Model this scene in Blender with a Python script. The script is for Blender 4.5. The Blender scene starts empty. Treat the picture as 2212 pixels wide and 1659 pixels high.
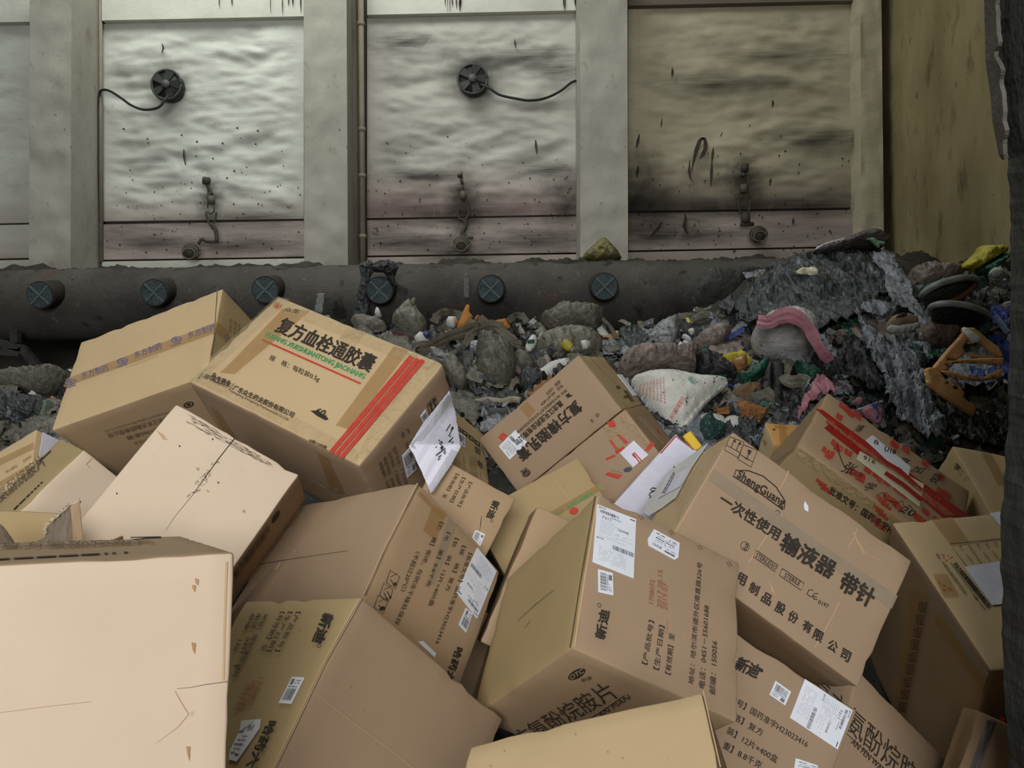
import bpy, bmesh, math, random
import numpy as np
from mathutils import Vector, noise

# ------------------------------------------------------------------ camera, world, light, exposure
S = bpy.context.scene
COL = S.collection
F, CX, CY = 1690.0, 1106.0, 829.5        # focal length in pixels of the 2212 x 1659 frame
ZC = 2.3                                  # eye height above the pit floor
cam = bpy.data.cameras.new('camera'); cam.sensor_width = 36; cam.lens = F/2212*36; cam.clip_start = .02
camo = bpy.data.objects.new('camera', cam); COL.objects.link(camo)
camo.location = (0, 0, ZC); camo.rotation_euler = (math.pi/2, 0, 0); S.camera = camo

W = bpy.data.worlds.new('world'); S.world = W; W.use_nodes = True
bg = W.node_tree.nodes['Background']; bg.inputs[0].default_value = (.90, .97, .92, 1); bg.inputs[1].default_value = .30

def area(name, loc, target, size, power, color, sy=None):
    l = bpy.data.lights.new(name, 'AREA'); l.size = size; l.energy = power; l.color = color
    if sy: l.shape = 'RECTANGLE'; l.size_y = sy
    o = bpy.data.objects.new(name, l); COL.objects.link(o); o.location = loc
    o.rotation_euler = (Vector(target)-Vector(loc)).to_track_quat('-Z', 'Y').to_euler()
    return o
area('daylight_doorway', (-.3, -4.8, 4.2), (-.2, 2.5, 1.6), 4.2, 575, (1.0, .99, .98), 3.0)
area('daylight_roof_opening', (-2.4, 6.4, 9.0), (-.9, 9, 3.2), 5.5, 250, (.97, 1.0, .955), 1.6)
S.view_settings.view_transform = 'Standard'; S.view_settings.look = 'None'
S.view_settings.exposure = -0.10; S.view_settings.gamma = 1.0; S.view_settings.use_curve_mapping = False
S.cycles.use_denoising = True; S.cycles.max_bounces = 5; S.cycles.transparent_max_bounces = 12
S.cycles.sample_clamp_indirect = 4; S.cycles.caustics_reflective = False; S.cycles.caustics_refractive = False

# ------------------------------------------------------------------ helpers
RNG = random.Random(7)
def wv(p): return Vector((p[0], p[2], ZC-p[1]))
def ray(px, py): return np.array([(px-CX)/F, (py-CY)/F, 1.0])
def at(px, py, Y):
    "point seen at a pixel, at distance Y in front of the eye"
    return Vector(((px-CX)/F*Y, Y, ZC-(py-CY)/F*Y))
def srgb(r, g, b):
    f = lambda c: (c/255)/12.92 if c <= 10 else (((c/255)+.055)/1.055)**2.4
    return (f(r), f(g), f(b))

def tag(o, label=None, cat=None, group=None, kind=None):
    if label: o['label'] = label
    if cat: o['category'] = cat
    if group: o['group'] = group
    if kind: o['kind'] = kind
    return o
def empty(name, loc, label, cat, group=None):
    o = bpy.data.objects.new(name, None); o.empty_display_size = .05; o.location = loc; COL.objects.link(o)
    return tag(o, label, cat, group)
def mesh_obj(name, verts, faces, mats, parent=None, smooth=False, midx=None):
    "verts in world space; parented to an unrotated empty, or top-level with its origin at the base"
    if parent is not None:
        org = Vector((0, 0, 0)); p = parent
        while p: org = org+p.location; p = p.parent
    else:
        xs = [v[0] for v in verts]; ys = [v[1] for v in verts]; zs = [v[2] for v in verts]
        org = Vector(((min(xs)+max(xs))/2, (min(ys)+max(ys))/2, min(zs)))
    me = bpy.data.meshes.new(name)
    me.from_pydata([tuple(Vector(v)-org) for v in verts], [], faces)
    for m in (mats if isinstance(mats, (list, tuple)) else [mats]): me.materials.append(m)
    if midx is not None: me.polygons.foreach_set('material_index', midx)
    if smooth: me.polygons.foreach_set('use_smooth', [True]*len(faces))
    me.update()
    o = bpy.data.objects.new(name, me); COL.objects.link(o)
    if parent is not None: o.parent = parent
    else: o.location = org
    return o
def fix_normals(o):
    bm = bmesh.new(); bm.from_mesh(o.data); bmesh.ops.recalc_face_normals(bm, faces=bm.faces); bm.to_mesh(o.data); bm.free()

class MB:
    "collects shapes that become one mesh"
    def __init__(s): s.v = []; s.f = []; s.m = []
    def add(s, v, f, mi=0):
        n = len(s.v); s.v += [Vector(p) for p in v]; s.f += [tuple(i+n for i in q) for q in f]; s.m += [mi]*len(f)
    def hexa(s, a, b, mi=0):
        "a, b: two quads facing each other"
        s.add(list(a)+list(b), [(0,1,2,3),(7,6,5,4),(0,4,5,1),(1,5,6,2),(2,6,7,3),(3,7,4,0)], mi)
    def tube(s, pts, r, n=8, mi=0, cap=True):
        pts = [Vector(p) for p in pts]; rings = []
        up = None
        for i, p in enumerate(pts):
            t = (pts[min(i+1, len(pts)-1)]-pts[max(i-1, 0)]).normalized()
            if up is None:
                up = Vector((0,0,1)) if abs(t.z) < .9 else Vector((1,0,0))
            a = t.cross(up).normalized(); b = a.cross(t).normalized(); up = b
            rr = r[i] if isinstance(r, (list, tuple)) else r
            rings.append([p+a*math.cos(k*2*math.pi/n)*rr+b*math.sin(k*2*math.pi/n)*rr for k in range(n)])
        v = [q for R in rings for q in R]; f = []
        for i in range(len(rings)-1):
            for k in range(n):
                f.append((i*n+k, i*n+(k+1) % n, (i+1)*n+(k+1) % n, (i+1)*n+k))
        if cap:
            f.append(tuple(range(n-1, -1, -1))); f.append(tuple((len(rings)-1)*n+k for k in range(n)))
        s.add(v, f, mi)
    def build(s, name, mats, parent=None, smooth=False):
        o = mesh_obj(name, s.v, s.f, mats, parent, smooth, s.m); fix_normals(o); return o

# ------------------------------------------------------------------ materials
MATS = {}
def mat(name, col, rough=.75, col2=None, scale=6.0, bump=0.0, bscale=60.0, spec=.35, specks=None, metal=0.0,
        stretch=(1,1,1), alpha=1.0, coat=0.0, mix=.5, crink=0.0, low=None, detail=6, wear=None, thr=(.35,.65)):
    if name in MATS: return MATS[name]
    m = bpy.data.materials.new(name); m.use_nodes = True; nt = m.node_tree; N = nt.nodes; Lk = nt.links
    b = N['Principled BSDF']; b.inputs['Roughness'].default_value = rough; b.inputs['Metallic'].default_value = metal
    b.inputs['Specular IOR Level'].default_value = spec
    if coat: b.inputs['Coat Weight'].default_value = coat; b.inputs['Coat Roughness'].default_value = .12
    tc = N.new('ShaderNodeTexCoord'); mp = N.new('ShaderNodeMapping'); mp.inputs['Scale'].default_value = stretch
    Lk.new(tc.outputs['Object'], mp.inputs[0])
    def nz(sc, det=detail, ro=.6):
        n = N.new('ShaderNodeTexNoise'); n.inputs['Scale'].default_value = sc; n.inputs['Detail'].default_value = det
        n.inputs['Roughness'].default_value = ro; Lk.new(mp.outputs[0], n.inputs['Vector']); return n
    def ramp(src, a, bb, c0, c1):
        r = N.new('ShaderNodeValToRGB'); r.color_ramp.elements[0].position = a; r.color_ramp.elements[1].position = bb
        r.color_ramp.elements[0].color = (*c0, 1); r.color_ramp.elements[1].color = (*c1, 1); Lk.new(src, r.inputs[0]); return r
    def mixc(fac, a, bb):
        x = N.new('ShaderNodeMix'); x.data_type = 'RGBA'
        Lk.new(fac, x.inputs[0]); 
        for s, i in ((a, 6), (bb, 7)):
            if isinstance(s, tuple): x.inputs[i].default_value = (*s, 1)
            else: Lk.new(s, x.inputs[i])
        return x.outputs[2]
    c2 = col2 or tuple(c*.82 for c in col)
    out = ramp(nz(scale).outputs[0], thr[0], thr[1], col, c2).outputs[0]
    if specks:
        for (sc, lo, hi, sc_col) in specks:
            r = ramp(nz(sc, 4).outputs[0], lo, hi, (0,0,0), (1,1,1))
            out = mixc(r.outputs[0], out, sc_col)
    if low:
        # grime splashed up from the foot of the surface
        sx = N.new('ShaderNodeSeparateXYZ'); Lk.new(tc.outputs['Object'], sx.inputs[0])
        ml = N.new('ShaderNodeMath'); ml.operation = 'MULTIPLY_ADD'; ml.inputs[1].default_value = low[1]; Lk.new(nz(1.3, 5).outputs[0], ml.inputs[0]); Lk.new(sx.outputs[2], ml.inputs[2])
        r = ramp(ml.outputs[0], .0, 1.0, (1,1,1), (0,0,0)); r.color_ramp.elements[0].position = low[2]; r.color_ramp.elements[1].position = low[3]
        out = mixc(r.outputs[0], out, low[0])
    Lk.new(out, b.inputs['Base Color'])
    if bump:
        bn = N.new('ShaderNodeBump'); bn.inputs['Strength'].default_value = bump; bn.inputs['Distance'].default_value = .02
        h = nz(bscale, 6).outputs[0]
        if crink:
            ad = N.new('ShaderNodeVectorMath'); ad.operation = 'MULTIPLY_ADD'; ad.inputs[1].default_value = (.12, .12, .12)
            Lk.new(nz(crink*.5, 3).outputs['Color'], ad.inputs[0]); Lk.new(mp.outputs[0], ad.inputs[2])
            tot = None
            for k_, wgt in ((1, 1.0), (2.6, .45)):
                vo = N.new('ShaderNodeTexVoronoi'); vo.inputs['Scale'].default_value = crink*k_; Lk.new(ad.outputs[0], vo.inputs['Vector'])
                mu = N.new('ShaderNodeMath'); mu.operation = 'MULTIPLY_ADD'; mu.inputs[1].default_value = wgt; Lk.new(vo.outputs['Distance'], mu.inputs[0])
                if tot is None: Lk.new(h, mu.inputs[2]); 
                else: Lk.new(tot, mu.inputs[2])
                tot = mu.outputs[0]
            h = tot
        Lk.new(h, bn.inputs['Height']); Lk.new(bn.outputs[0], b.inputs['Normal'])
    if alpha < 1: b.inputs['Alpha'].default_value = alpha
    MATS[name] = m; return m

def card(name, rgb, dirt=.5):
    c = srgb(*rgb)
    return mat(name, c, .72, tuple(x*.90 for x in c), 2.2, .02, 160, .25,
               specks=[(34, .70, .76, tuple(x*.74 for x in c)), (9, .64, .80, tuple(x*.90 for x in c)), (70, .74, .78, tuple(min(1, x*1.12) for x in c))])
KRAFT = card('kraft_cardboard', (172,146,115))
KRAFT2 = card('brown_cardboard', (160,136,111))
PINKC = card('pinkish_cardboard', (212,192,169))
YEL = card('straw_cardboard', (198,173,134))
ORG = card('orange_cardboard', (196,148,84))
OLIVE = card('olive_cardboard', (170,148,108))
SHADEC = card('shaded_brown_cardboard', (146,120,92))  # darker copy of the brown board: shade on box faces put into the colour
EDGE = card('raw_cardboard_edge', (192,164,126))
GREYC = mat('torn_grey_board', srgb(146,134,118), .9, srgb(120,108,94), 20, .5, 200, .2, stretch=(6,1,1))
INK = mat('black_ink', srgb(44,38,32), .8, srgb(60,52,44), 40)
INKF = mat('faded_ink', srgb(104,88,68), .8, srgb(84,70,54), 60)
INKG = mat('green_ink', srgb(60,150,98), .7, srgb(92,160,104), 50)
INKR = mat('red_ink', srgb(184,56,44), .7, srgb(190,74,56), 40)
INKO = mat('orange_stamp_ink', srgb(170,112,72), .8)
STAIN = mat('water_stain', srgb(182,142,104), .5)
INKB = mat('blue_ink', srgb(92,92,140), .8, srgb(120,116,146), 60)
WHITE = mat('white_sticker', srgb(224,228,236), .5, srgb(214,220,230), 12)
PAPER = mat('white_paper', srgb(222,222,236), .7, srgb(206,208,224), 7, .2, 14)
GREYP = mat('grey_translucent_paper', srgb(206,208,206), .55, srgb(216,218,216), 16, .15, 40)
CREAM = mat('cream_sticker', srgb(222,216,186), .55)
TAPE = mat('packing_tape', srgb(182,142,84), .22, srgb(168,128,72), 14, .12, 30, .5, alpha=.42)
TAPEG = mat('grey_packing_tape', srgb(170,156,134), .3, srgb(160,146,124), 16, .1, 40, .5, alpha=.62)
CLEAR = mat('clear_wrap', srgb(226,208,160), .12, srgb(214,190,138), 9, 1.0, 34, 1.0, alpha=.2, crink=22)
SHEER = mat('sheer_tape', srgb(196,198,200), .3, srgb(184,186,188), 12, .2, 30, .5, alpha=.45)
REDT = mat('red_tape', srgb(178,38,36), .25, srgb(150,30,30), 9, .25, 30, .5)

# ------------------------------------------------------------------ cartons
# each carton: one corner, three edge directions, three edge lengths (metres; right, down, forward of the eye)
BOX = {
 'I':([-0.3803, 0.2312, 1.0746],[[-0.84691, 0.00603, -0.5317], [-0.05988, 0.99249, 0.10663], [-0.52835, -0.12214, 0.84019]],[0.6325, 0.5026, 0.4013]),
 'H':([0.2724, 0.4391, 1.12],[[-0.94208, -0.08623, 0.32411], [0.29104, 0.27005, 0.91781], [0.16667, -0.95898, 0.22931]],[0.3588, 0.42, 0.3]),
 'F':([-0.286, 0.4042, 1.4869],[[-0.7662, -0.32797, 0.5526], [0.19121, 0.70464, 0.68332], [0.61349, -0.62922, 0.47718]],[0.3948, 0.414, 0.4846]),
 'G':([0.1126, 0.4934, 1.4657],[[0.21247, 0.87564, -0.43371], [-0.68596, 0.44975, 0.57199], [0.69593, 0.17598, 0.69622]],[0.3702, 0.376, 0.4753]),
 'E':([-0.2381, 0.2479, 1.9887],[[-0.79811, -0.28764, 0.52942], [0.21566, 0.68408, 0.69679], [0.56259, -0.67029, 0.48394]],[0.5018, 0.4228, 0.3924]),
 'C':([-0.5366, 0.2287, 1.971],[[-0.86883, -0.47084, -0.15314], [-0.49087, 0.7787, 0.39074], [0.06473, -0.41465, 0.90767]],[0.368, 0.5619, 0.2227]),
 'D':([-1.2002, 0.1826, 2.1934],[[0.517, -0.54479, -0.66024], [0.69282, 0.7193, -0.05101], [0.5027, -0.43106, 0.74932]],[0.3918, 0.4361, 0.2924]),
 'K':([-1.58, 0.1485, 2.6],[[-0.86348, 0.31397, 0.39475], [0.49592, 0.67127, 0.55087], [0.09203, -0.67142, 0.73534]],[0.5, 0.35, 0.3]),
 'B':([-0.4199, 0.2267, 2.1503],[[0.51465, -0.85212, 0.09504], [-0.687, -0.34351, 0.64034], [0.513, 0.39484, 0.76219]],[0.4213, 0.6875, 0.418]),
 'A':([-1.0534, -0.3481, 2.85],[[-0.933, 0.10784, 0.34333], [0.29957, 0.76138, 0.57494], [0.1994, -0.63928, 0.74267]],[0.6289, 0.4218, 0.34]),
 'M':([0.0109, 0.3359, 2.2938],[[-0.87322, -0.44071, -0.20798], [-0.48699, 0.80482, 0.33927], [-0.01787, -0.39754, 0.91741]],[0.2562, 0.2243, 0.1781]),
 'Y':([-0.1147, 0.2008, 3.1306],[[-0.70611, 0.09442, -0.70178], [-0.60697, 0.4297, 0.66853], [-0.36468, -0.89802, 0.2461]],[0.2638, 0.3599, 0.2178]),
 'L':([0.0696, 0.3391, 2.1777],[[0.9147, -0.39454, -0.08756], [0.4026, 0.87067, 0.28258], [-0.03525, -0.29372, 0.95524]],[0.2544, 0.3914, 0.1868]),
 'N':([0.2138, 0.2385, 2.5439],[[-0.87969, 0.45301, 0.14463], [0.44706, 0.68415, 0.57626], [-0.1621, -0.57159, 0.80437]],[0.3903, 0.2879, 0.154]),
 'O':([0.3804, 0.0898, 2.7012],[[-0.5996, -0.73106, 0.32561], [-0.77733, 0.62879, -0.01966], [0.19036, 0.26489, 0.9453]],[0.2471, 0.4886, 0.4179]),
 'P':([0.3809, 0.0839, 2.6423],[[-0.73057, 0.5918, 0.34064], [0.62386, 0.7813, -0.01938], [0.27761, -0.19836, 0.93999]],[0.553, 0.3031, 0.3598]),
 'R':([0.5814, 0.1247, 2.0495],[[0.80603, -0.55471, -0.20643], [0.59037, 0.72868, 0.34711], [-0.04212, -0.40165, 0.91482]],[0.565, 0.3715, 0.3005]),
 'S':([1.0414, 0.2205, 2.8557],[[0.77007, 0.54272, -0.33533], [0.59798, -0.43091, 0.67583], [-0.22229, 0.72096, 0.65636]],[0.6465, 0.4421, 0.3909]),
 'T':([1.2723, 0.4632, 2.6245],[[0.00647, 0.99443, 0.10522], [0.48772, -0.095, 0.86782], [-0.87298, -0.04571, 0.48562]],[0.6186, 0.4411, 0.6698]),
 'U':([0.8611, 0.8132, 1.9508],[[-0.84225, -0.50209, -0.19624], [-0.53906, 0.78781, 0.29795], [-0.00501, -0.35673, 0.93419]],[0.4492, 0.4201, 0.3007]),
 'V':([0.9812, 0.8103, 2.214],[[0.7013, -0.50994, -0.49813], [0.70272, 0.61199, 0.36285], [0.11982, -0.60451, 0.78753]],[0.5431, 0.4561, 0.2627]),
 'W':([1.8146, 0.2547, 3.2247],[[0.98544, -0.10097, -0.1368], [0.16998, 0.56599, 0.8067], [-0.00402, -0.81821, 0.57491]],[0.5988, 0.4475, 0.4067]),
 'X':([1.1537, 0.1761, 3.5644],[[0.99768, -0.04303, -0.05275], [0.06737, 0.51296, 0.85577], [-0.00976, -0.85734, 0.51467]],[0.2246, 0.171, 0.1511]),
 'AA':([1.1612, 0.8113, 1.9488],[[0.84161, -0.43422, 0.32117], [0.33179, 0.88489, 0.32693], [-0.42616, -0.16858, 0.8888]],[0.3035, 0.3028, 0.2008]),
 'CC':([-0.0649, 0.745, 2.2966],[[-0.8339, -0.28849, 0.47052], [-0.25081, 0.95748, 0.14256], [0.49164, -0.00087, 0.8708]],[0.1985, 0.3044, 0.2007]),
 'Q':([0.5214, 0.1635, 2.488],[[0.78789, -0.60158, 0.13164], [0.61366, 0.74909, -0.24957], [0.05153, 0.27741, 0.95937]],[0.1977, 0.4078, 0.014]),
}


def sides(h, r, step):
    n = max(1, int(round((2*h-2*r)/step)))
    inner = [-h+r+(2*h-2*r)*i/n for i in range(n+1)]
    return [-h, -h+.3*r]+inner+[h-.3*r, h]
class Carton:
    def __init__(s, key, name, label, mats, cat='box', r=.006, dent=.0035, seed=0, group=None, sharp=.3, step=.03):
        o, R, d = BOX[key]; s.o = np.array(o); s.R = np.array(R); s.d = np.array(d); s.key = key
        cor = [wv(s.o+s.R@(s.d*np.array(k))) for k in ((0,0,0),(1,0,0),(0,1,0),(1,1,0),(0,0,1),(1,0,1),(0,1,1),(1,1,1))]
        c = sum(cor, Vector())/8
        s.root = empty(name, (c.x, c.y, min(q.z for q in cor)), label, cat, group)
        s.acc = {}; s.stick = []; s.n = 0
        s.body(mats, r, dent, seed, step)
    def body(s, mats, r, dent, seed, step):
        h = s.d/2; ax = [sides(h[i], r, step) for i in range(3)]
        verts = {}; V = []; Fc = []; mi = []
        cen = s.o+s.R@h; off = Vector((seed*7.3, seed*3.1, seed*1.7))
        U = [Vector((s.R[0, i], s.R[2, i], -s.R[1, i])) for i in range(3)]; C = wv(cen)
        mats = mats if isinstance(mats, dict) else {'*': mats}
        keys = [k for k in mats if k != '*']; mlist = [mats['*']]+[mats[k] for k in keys]
        def vid(i, j, k):
            q = (i, j, k)
            if q in verts: return verts[q]
            p = Vector((ax[0][i], ax[1][j], ax[2][k])); inn = Vector([max(-(h[a]-r), min(h[a]-r, p[a])) for a in range(3)])
            dd = (p-inn)
            if dd.length > 1e-9: p = inn+dd.normalized()*r
            ne = [h[a]-abs(p[a]) for a in range(3)]
            # soft dents pushed inward, crushed corners
            nn = noise.noise(p*5+off)*.7+noise.noise(p*13+off)*.3
            for a in range(3):
                if ne[a] < r*.5:
                    edge = min(ne[b] for b in range(3) if b != a)
                    p[a] -= math.copysign(max(0, nn)*dent*min(1, .25+edge/.05), p[a])
            if sorted(ne)[1] < r*1.2:
                t = noise.noise(p*22+off*2)
                if t > .1: p -= p.normalized()*(t-.1)*.012
            V.append(C+U[0]*p.x+U[1]*p.y+U[2]*p.z); verts[q] = len(V)-1
            return verts[q]
        for a in range(3):
            b, c = [(1, 2), (2, 0), (0, 1)][a]
            for side in (0, len(ax[a])-1):
                kk = 'uvw'[a]+('0' if side == 0 else '1'); m = keys.index(kk)+1 if kk in keys else 0
                for i in range(len(ax[b])-1):
                    for j in range(len(ax[c])-1):
                        ids = []
                        for (x, y) in ((i, j), (i+1, j), (i+1, j+1), (i, j+1)):
                            q = [0, 0, 0]; q[a] = side; q[b] = x; q[c] = y; ids.append(vid(*q))
                        Fc.append(tuple(ids)); mi.append(m)
        o = mesh_obj('body', V, Fc, mlist, s.root, True, mi); fix_normals(o); s.bodyobj = o
    # -- points on a face
    def hit(s, face, px, py, eps=.0012):
        k = 'uvw'.index(face[0]); val = int(face[1]); n = s.R[:, k]; q = s.o+(s.d[k]*n if val else 0)
        D = ray(px, py); t = (n@q)/(n@D); p = D*t+n*(eps if val else -eps)
        return wv(p)
    def put(s, part, m, v, f):
        if part in ('red_tape_print', 'water_stain', 'red_stripe'): mesh_obj(part, v, f, m, s.root); return
        key = (part, m.name)
        if key not in s.acc: s.acc[key] = (MB(), m)
        s.acc[key][0].add(v, f)
    def poly(s, face, pts, m, part='printed_mark', eps=.0012):
        s.put(part, m, [s.hit(face, x, y, eps) for x, y in pts], [tuple(range(len(pts)))])
    def line(s, face, pts, wpx, m, part='printed_mark', eps=.0012):
        v = []; f = []
        for i, (x, y) in enumerate(pts):
            a = pts[max(i-1, 0)]; b = pts[min(i+1, len(pts)-1)]; dx, dy = b[0]-a[0], b[1]-a[1]; L = math.hypot(dx, dy)+1e-6
            w = (wpx[i] if isinstance(wpx, (list, tuple)) else wpx)/2
            nx, ny = -dy/L*w, dx/L*w
            v += [s.hit(face, x+nx, y+ny, eps), s.hit(face, x-nx, y-ny, eps)]
            if i: f.append((2*i-2, 2*i-1, 2*i+1, 2*i))
        s.put(part, m, v, f)
    def text(s, face, txt, p0, p1, p2, m=None, bold=0.0, part='printed_lettering', eps=.0038, shear=0.0):
        a, b, c = (s.hit(face, *p, eps) for p in (p0, p1, p2)); ex, ey = b-a, c-a
        vs, fs = glyphs(txt, min(bold, 0), shear)
        mb = MB(); nrm = ex.cross(ey).normalized()
        for k, (dx, dy) in enumerate([(0, 0)]+([(1,0),(-1,0),(0,1),(0,-1),(.7,.7),(-.7,-.7),(.7,-.7),(-.7,.7)] if bold > 0 else [])):
            L = bold*.35*ey.length; mb.add([a+ex*x+ey*y+(ex.normalized()*dx+ey.normalized()*dy)*L+nrm*(k*.00004) for x, y in vs], fs)
        mesh_obj(part, mb.v, mb.f, m or INK, s.root)
    def ellipse(s, face, c, a, b, m, n=28, part='printed_mark', ring=None, eps=.0012):
        "c centre, a and b half axes as pixel vectors"
        P = lambda t, k: (c[0]+(a[0]*math.cos(t)+b[0]*math.sin(t))*k, c[1]+(a[1]*math.cos(t)+b[1]*math.sin(t))*k)
        T = [2*math.pi*i/n for i in range(n)]
        if ring is None: s.poly(face, [P(t, 1) for t in T], m, part, eps)
        else:
            for i in range(n): s.poly(face, [P(T[i], 1), P(T[(i+1) % n], 1), P(T[(i+1) % n], ring), P(T[i], ring)], m, part, eps)
    def frame(s, face, q, wpx, m): s.line(face, list(q)+[q[0]], wpx, m)
    def tape(s, face, q, m=None, eps=.0022, part='packing_tape', n=10):
        "quad strip of tape, slightly wrinkled"
        P = [Vector((x, y)) for x, y in q]; v = []; f = []
        for i in range(n+1):
            t = i/n; e0 = P[0].lerp(P[1], t); e1 = P[3].lerp(P[2], t)
            for k in range(5):
                e = e0.lerp(e1, k/4); v.append(s.hit(face, e.x, e.y, eps+abs(noise.noise(Vector((e.x*.05, e.y*.05, 3))))*.0012))
        for i in range(n):
            for k in range(4): f.append((i*5+k, i*5+k+1, i*5+k+6, i*5+k+5))
        mesh_obj(part, v, f, m or TAPE, s.root)
    def sticker(s, face, q, kind='barcode', name='barcode_sticker', m=None, eps=.003, seed=1, curl=None, rows=None):
        "q: top-left, top-right, bottom-right, bottom-left of the sticker as it reads"
        rg = random.Random(seed); P = [s.hit(face, x, y, eps) for x, y in q]; n = s.hit(face, *q[0], eps+1)-s.hit(face, *q[0], eps)
        st = mesh_obj(name, P+[p-n*.0018 for p in P], [tuple(range(len(P)))]+[(i, (i+1) % len(P), (i+1) % len(P)+len(P), i+len(P)) for i in range(len(P))], m or WHITE, s.root)
        fix_normals(st)
        mb = MB(); e = n*.0008
        if len(P) != 4: P = [P[i] for i in (curl or (0, 1, 2, 3))]
        def B(u, v): return P[0].lerp(P[1], u).lerp(P[3].lerp(P[2], u), v)+e
        def R(u0, v0, u1, v1, mi=0): mb.add([B(u0, v0), B(u1, v0), B(u1, v1), B(u0, v1)], [(0,1,2,3)], mi)
        def bars(u0, v0, u1, v1):
            x = u0
            while x < u1:
                w = rg.choice((.006, .01, .016))*(u1-u0)*1.6; R(x, v0, min(u1, x+w), v1); x += w+rg.choice((.008, .012, .02))*(u1-u0)*1.6
        def words(u0, v, u1, h, mi=1):
            x = u0
            while x < u1:
                w = rg.uniform(.02, .06)
                if rg.random() < .8: R(x, v, min(u1, x+w), v+h, mi)
                x += w+.012
        def txt(t, u0, v0, u1, v1, b=.02):
            vs, fs = glyphs(t, 0); mb.add([B(u0+(u1-u0)*x, v1+(v0-v1)*y) for x, y in vs], fs, 0)
        if kind == 'barcode':
            bars(.12, .12, .88, .55); words(.14, .60, .86, .05); words(.1, .74, .5, .04); words(.1, .84, .45, .04); R(.62, .70, .86, .92, 1)
        elif kind == 'shipping':
            txt('@NTES', .04, .02, .22, .055); bars(.08, .075, .55, .125); words(.35, .15, .62, .012); txt('7311', .14, .17, .36, .215); txt('12HNB', .55, .29, .82, .33)
            bars(.45, .60, .97, .67); txt('@NTES', .04, .55, .22, .585)
            for i in range(9): words(.1, .25+.034*i, .45+.3*((i*7) % 3)/2, .009, 2)
            for i in range(8): words(.12, .70+.03*i, .8, .009, 2)
            R(.84, .04, .97, .055); words(.5, .40, .95, .009, 2); words(.5, .46, .95, .009, 2)
        elif kind == 'address':
            txt('12HNB', .1, .72, .45, .86); words(.12, .12, .5, .05, 0); words(.2, .26, .9, .03); words(.15, .36, .95, .05, 0); words(.6, .15, .95, .05, 0)
            words(.2, .48, .9, .03); words(.15, .57, .6, .03); words(.62, .68, .95, .04); words(.58, .80, .95, .09, 0)
        elif kind == 'form':
            for i in range(7): words(.1, .10+.06*i, .9, .018, 1 if i % 3 else 0)
            bars(.58, .58, .95, .72); txt('［ 桶 ］', .1, .78, .45, .9)
        if mb.v: mesh_obj('sticker_print', mb.v, mb.f, [INK, INKG2, LIGHTP], st, False, mb.m)
        return st
    def finish(s):
        for (part, _), (mb, m) in s.acc.items(): mesh_obj(part, mb.v, mb.f, m, s.root)
INKG2 = mat('grey_sticker_print', srgb(120,120,130), .7)
LIGHTP = mat('pale_sticker_print', srgb(186,188,198), .7)

GL = {}
def glyphs(txt, bold=0.0, shear=0.0):
    k = (txt, bold, shear)
    if k in GL: return GL[k]
    cu = bpy.data.curves.new('t', 'FONT'); cu.body = txt; cu.offset = bold; cu.shear = shear; cu.resolution_u = 2; cu.fill_mode = 'BOTH'
    o = bpy.data.objects.new('t', cu); COL.objects.link(o)
    bpy.context.view_layer.update()
    me = o.evaluated_get(bpy.context.evaluated_depsgraph_get()).to_mesh()
    V = [(v.co.x, v.co.y) for v in me.vertices]; Fc = [tuple(p.vertices) for p in me.polygons]
    o.to_mesh_clear(); bpy.data.objects.remove(o); bpy.data.curves.remove(cu)
    x0 = min(v[0] for v in V); x1 = max(v[0] for v in V); y0 = min(v[1] for v in V); y1 = max(v[1] for v in V)
    GL[k] = ([((x-x0)/(x1-x0+1e-9), (y-y0)/(y1-y0+1e-9)) for x, y in V], Fc)
    return GL[k]
def Z(x0, y0, s=3.16):
    "converts readings taken on an enlarged crop back to the photograph's frame"
    def g(*p):
        q = [(x0+a/s, y0+b/s) for a, b in p]
        return q if len(q) > 1 else q[0]
    return g

OUTL = []
def inside(x, y, P):
    r = False; j = len(P)-1
    for i in range(len(P)):
        if (P[i][1] > y) != (P[j][1] > y) and x < (P[j][0]-P[i][0])*(y-P[i][1])/(P[j][1]-P[i][1]+1e-9)+P[i][0]: r = not r
        j = i
    return r
def dist_edge(x, y, P):
    d = 1e9
    for (x0, y0), (x1, y1) in zip(P, P[1:]+P[:1]):
        L = (x1-x0)**2+(y1-y0)**2+1e-9; t = max(0, min(1, ((x-x0)*(x1-x0)+(y-y0)*(y1-y0))/L)); d = min(d, math.hypot(x-x0-t*(x1-x0), y-y0-t*(y1-y0)))
    return d
def grid_fill(P, step):
    "regular cells inside an outline, outer points pulled onto it"
    xs = [p[0] for p in P]; ys = [p[1] for p in P]; ids = {}; pts = []; cells = []
    nx = int((max(xs)-min(xs))/step)+2; ny = int((max(ys)-min(ys))/step)+2
    def pid(i, j):
        if (i, j) not in ids:
            x, y = min(xs)-step*.5+i*step, min(ys)-step*.5+j*step
            if not inside(x, y, P):
                best = None
                for (x0, y0), (x1, y1) in zip(P, P[1:]+P[:1]):
                    L = (x1-x0)**2+(y1-y0)**2+1e-9; t = max(0, min(1, ((x-x0)*(x1-x0)+(y-y0)*(y1-y0))/L)); q = (x0+t*(x1-x0), y0+t*(y1-y0)); dd = math.hypot(x-q[0], y-q[1])
                    if best is None or dd < best[0]: best = (dd, q)
                x, y = best[1]
            ids[(i, j)] = len(pts); pts.append((x, y))
        return ids[(i, j)]
    for i in range(nx):
        for j in range(ny):
            x, y = min(xs)+i*step, min(ys)+j*step
            if inside(x, y, P): cells.append((pid(i, j), pid(i, j+1), pid(i+1, j+1), pid(i+1, j)))
    return pts, cells

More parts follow.
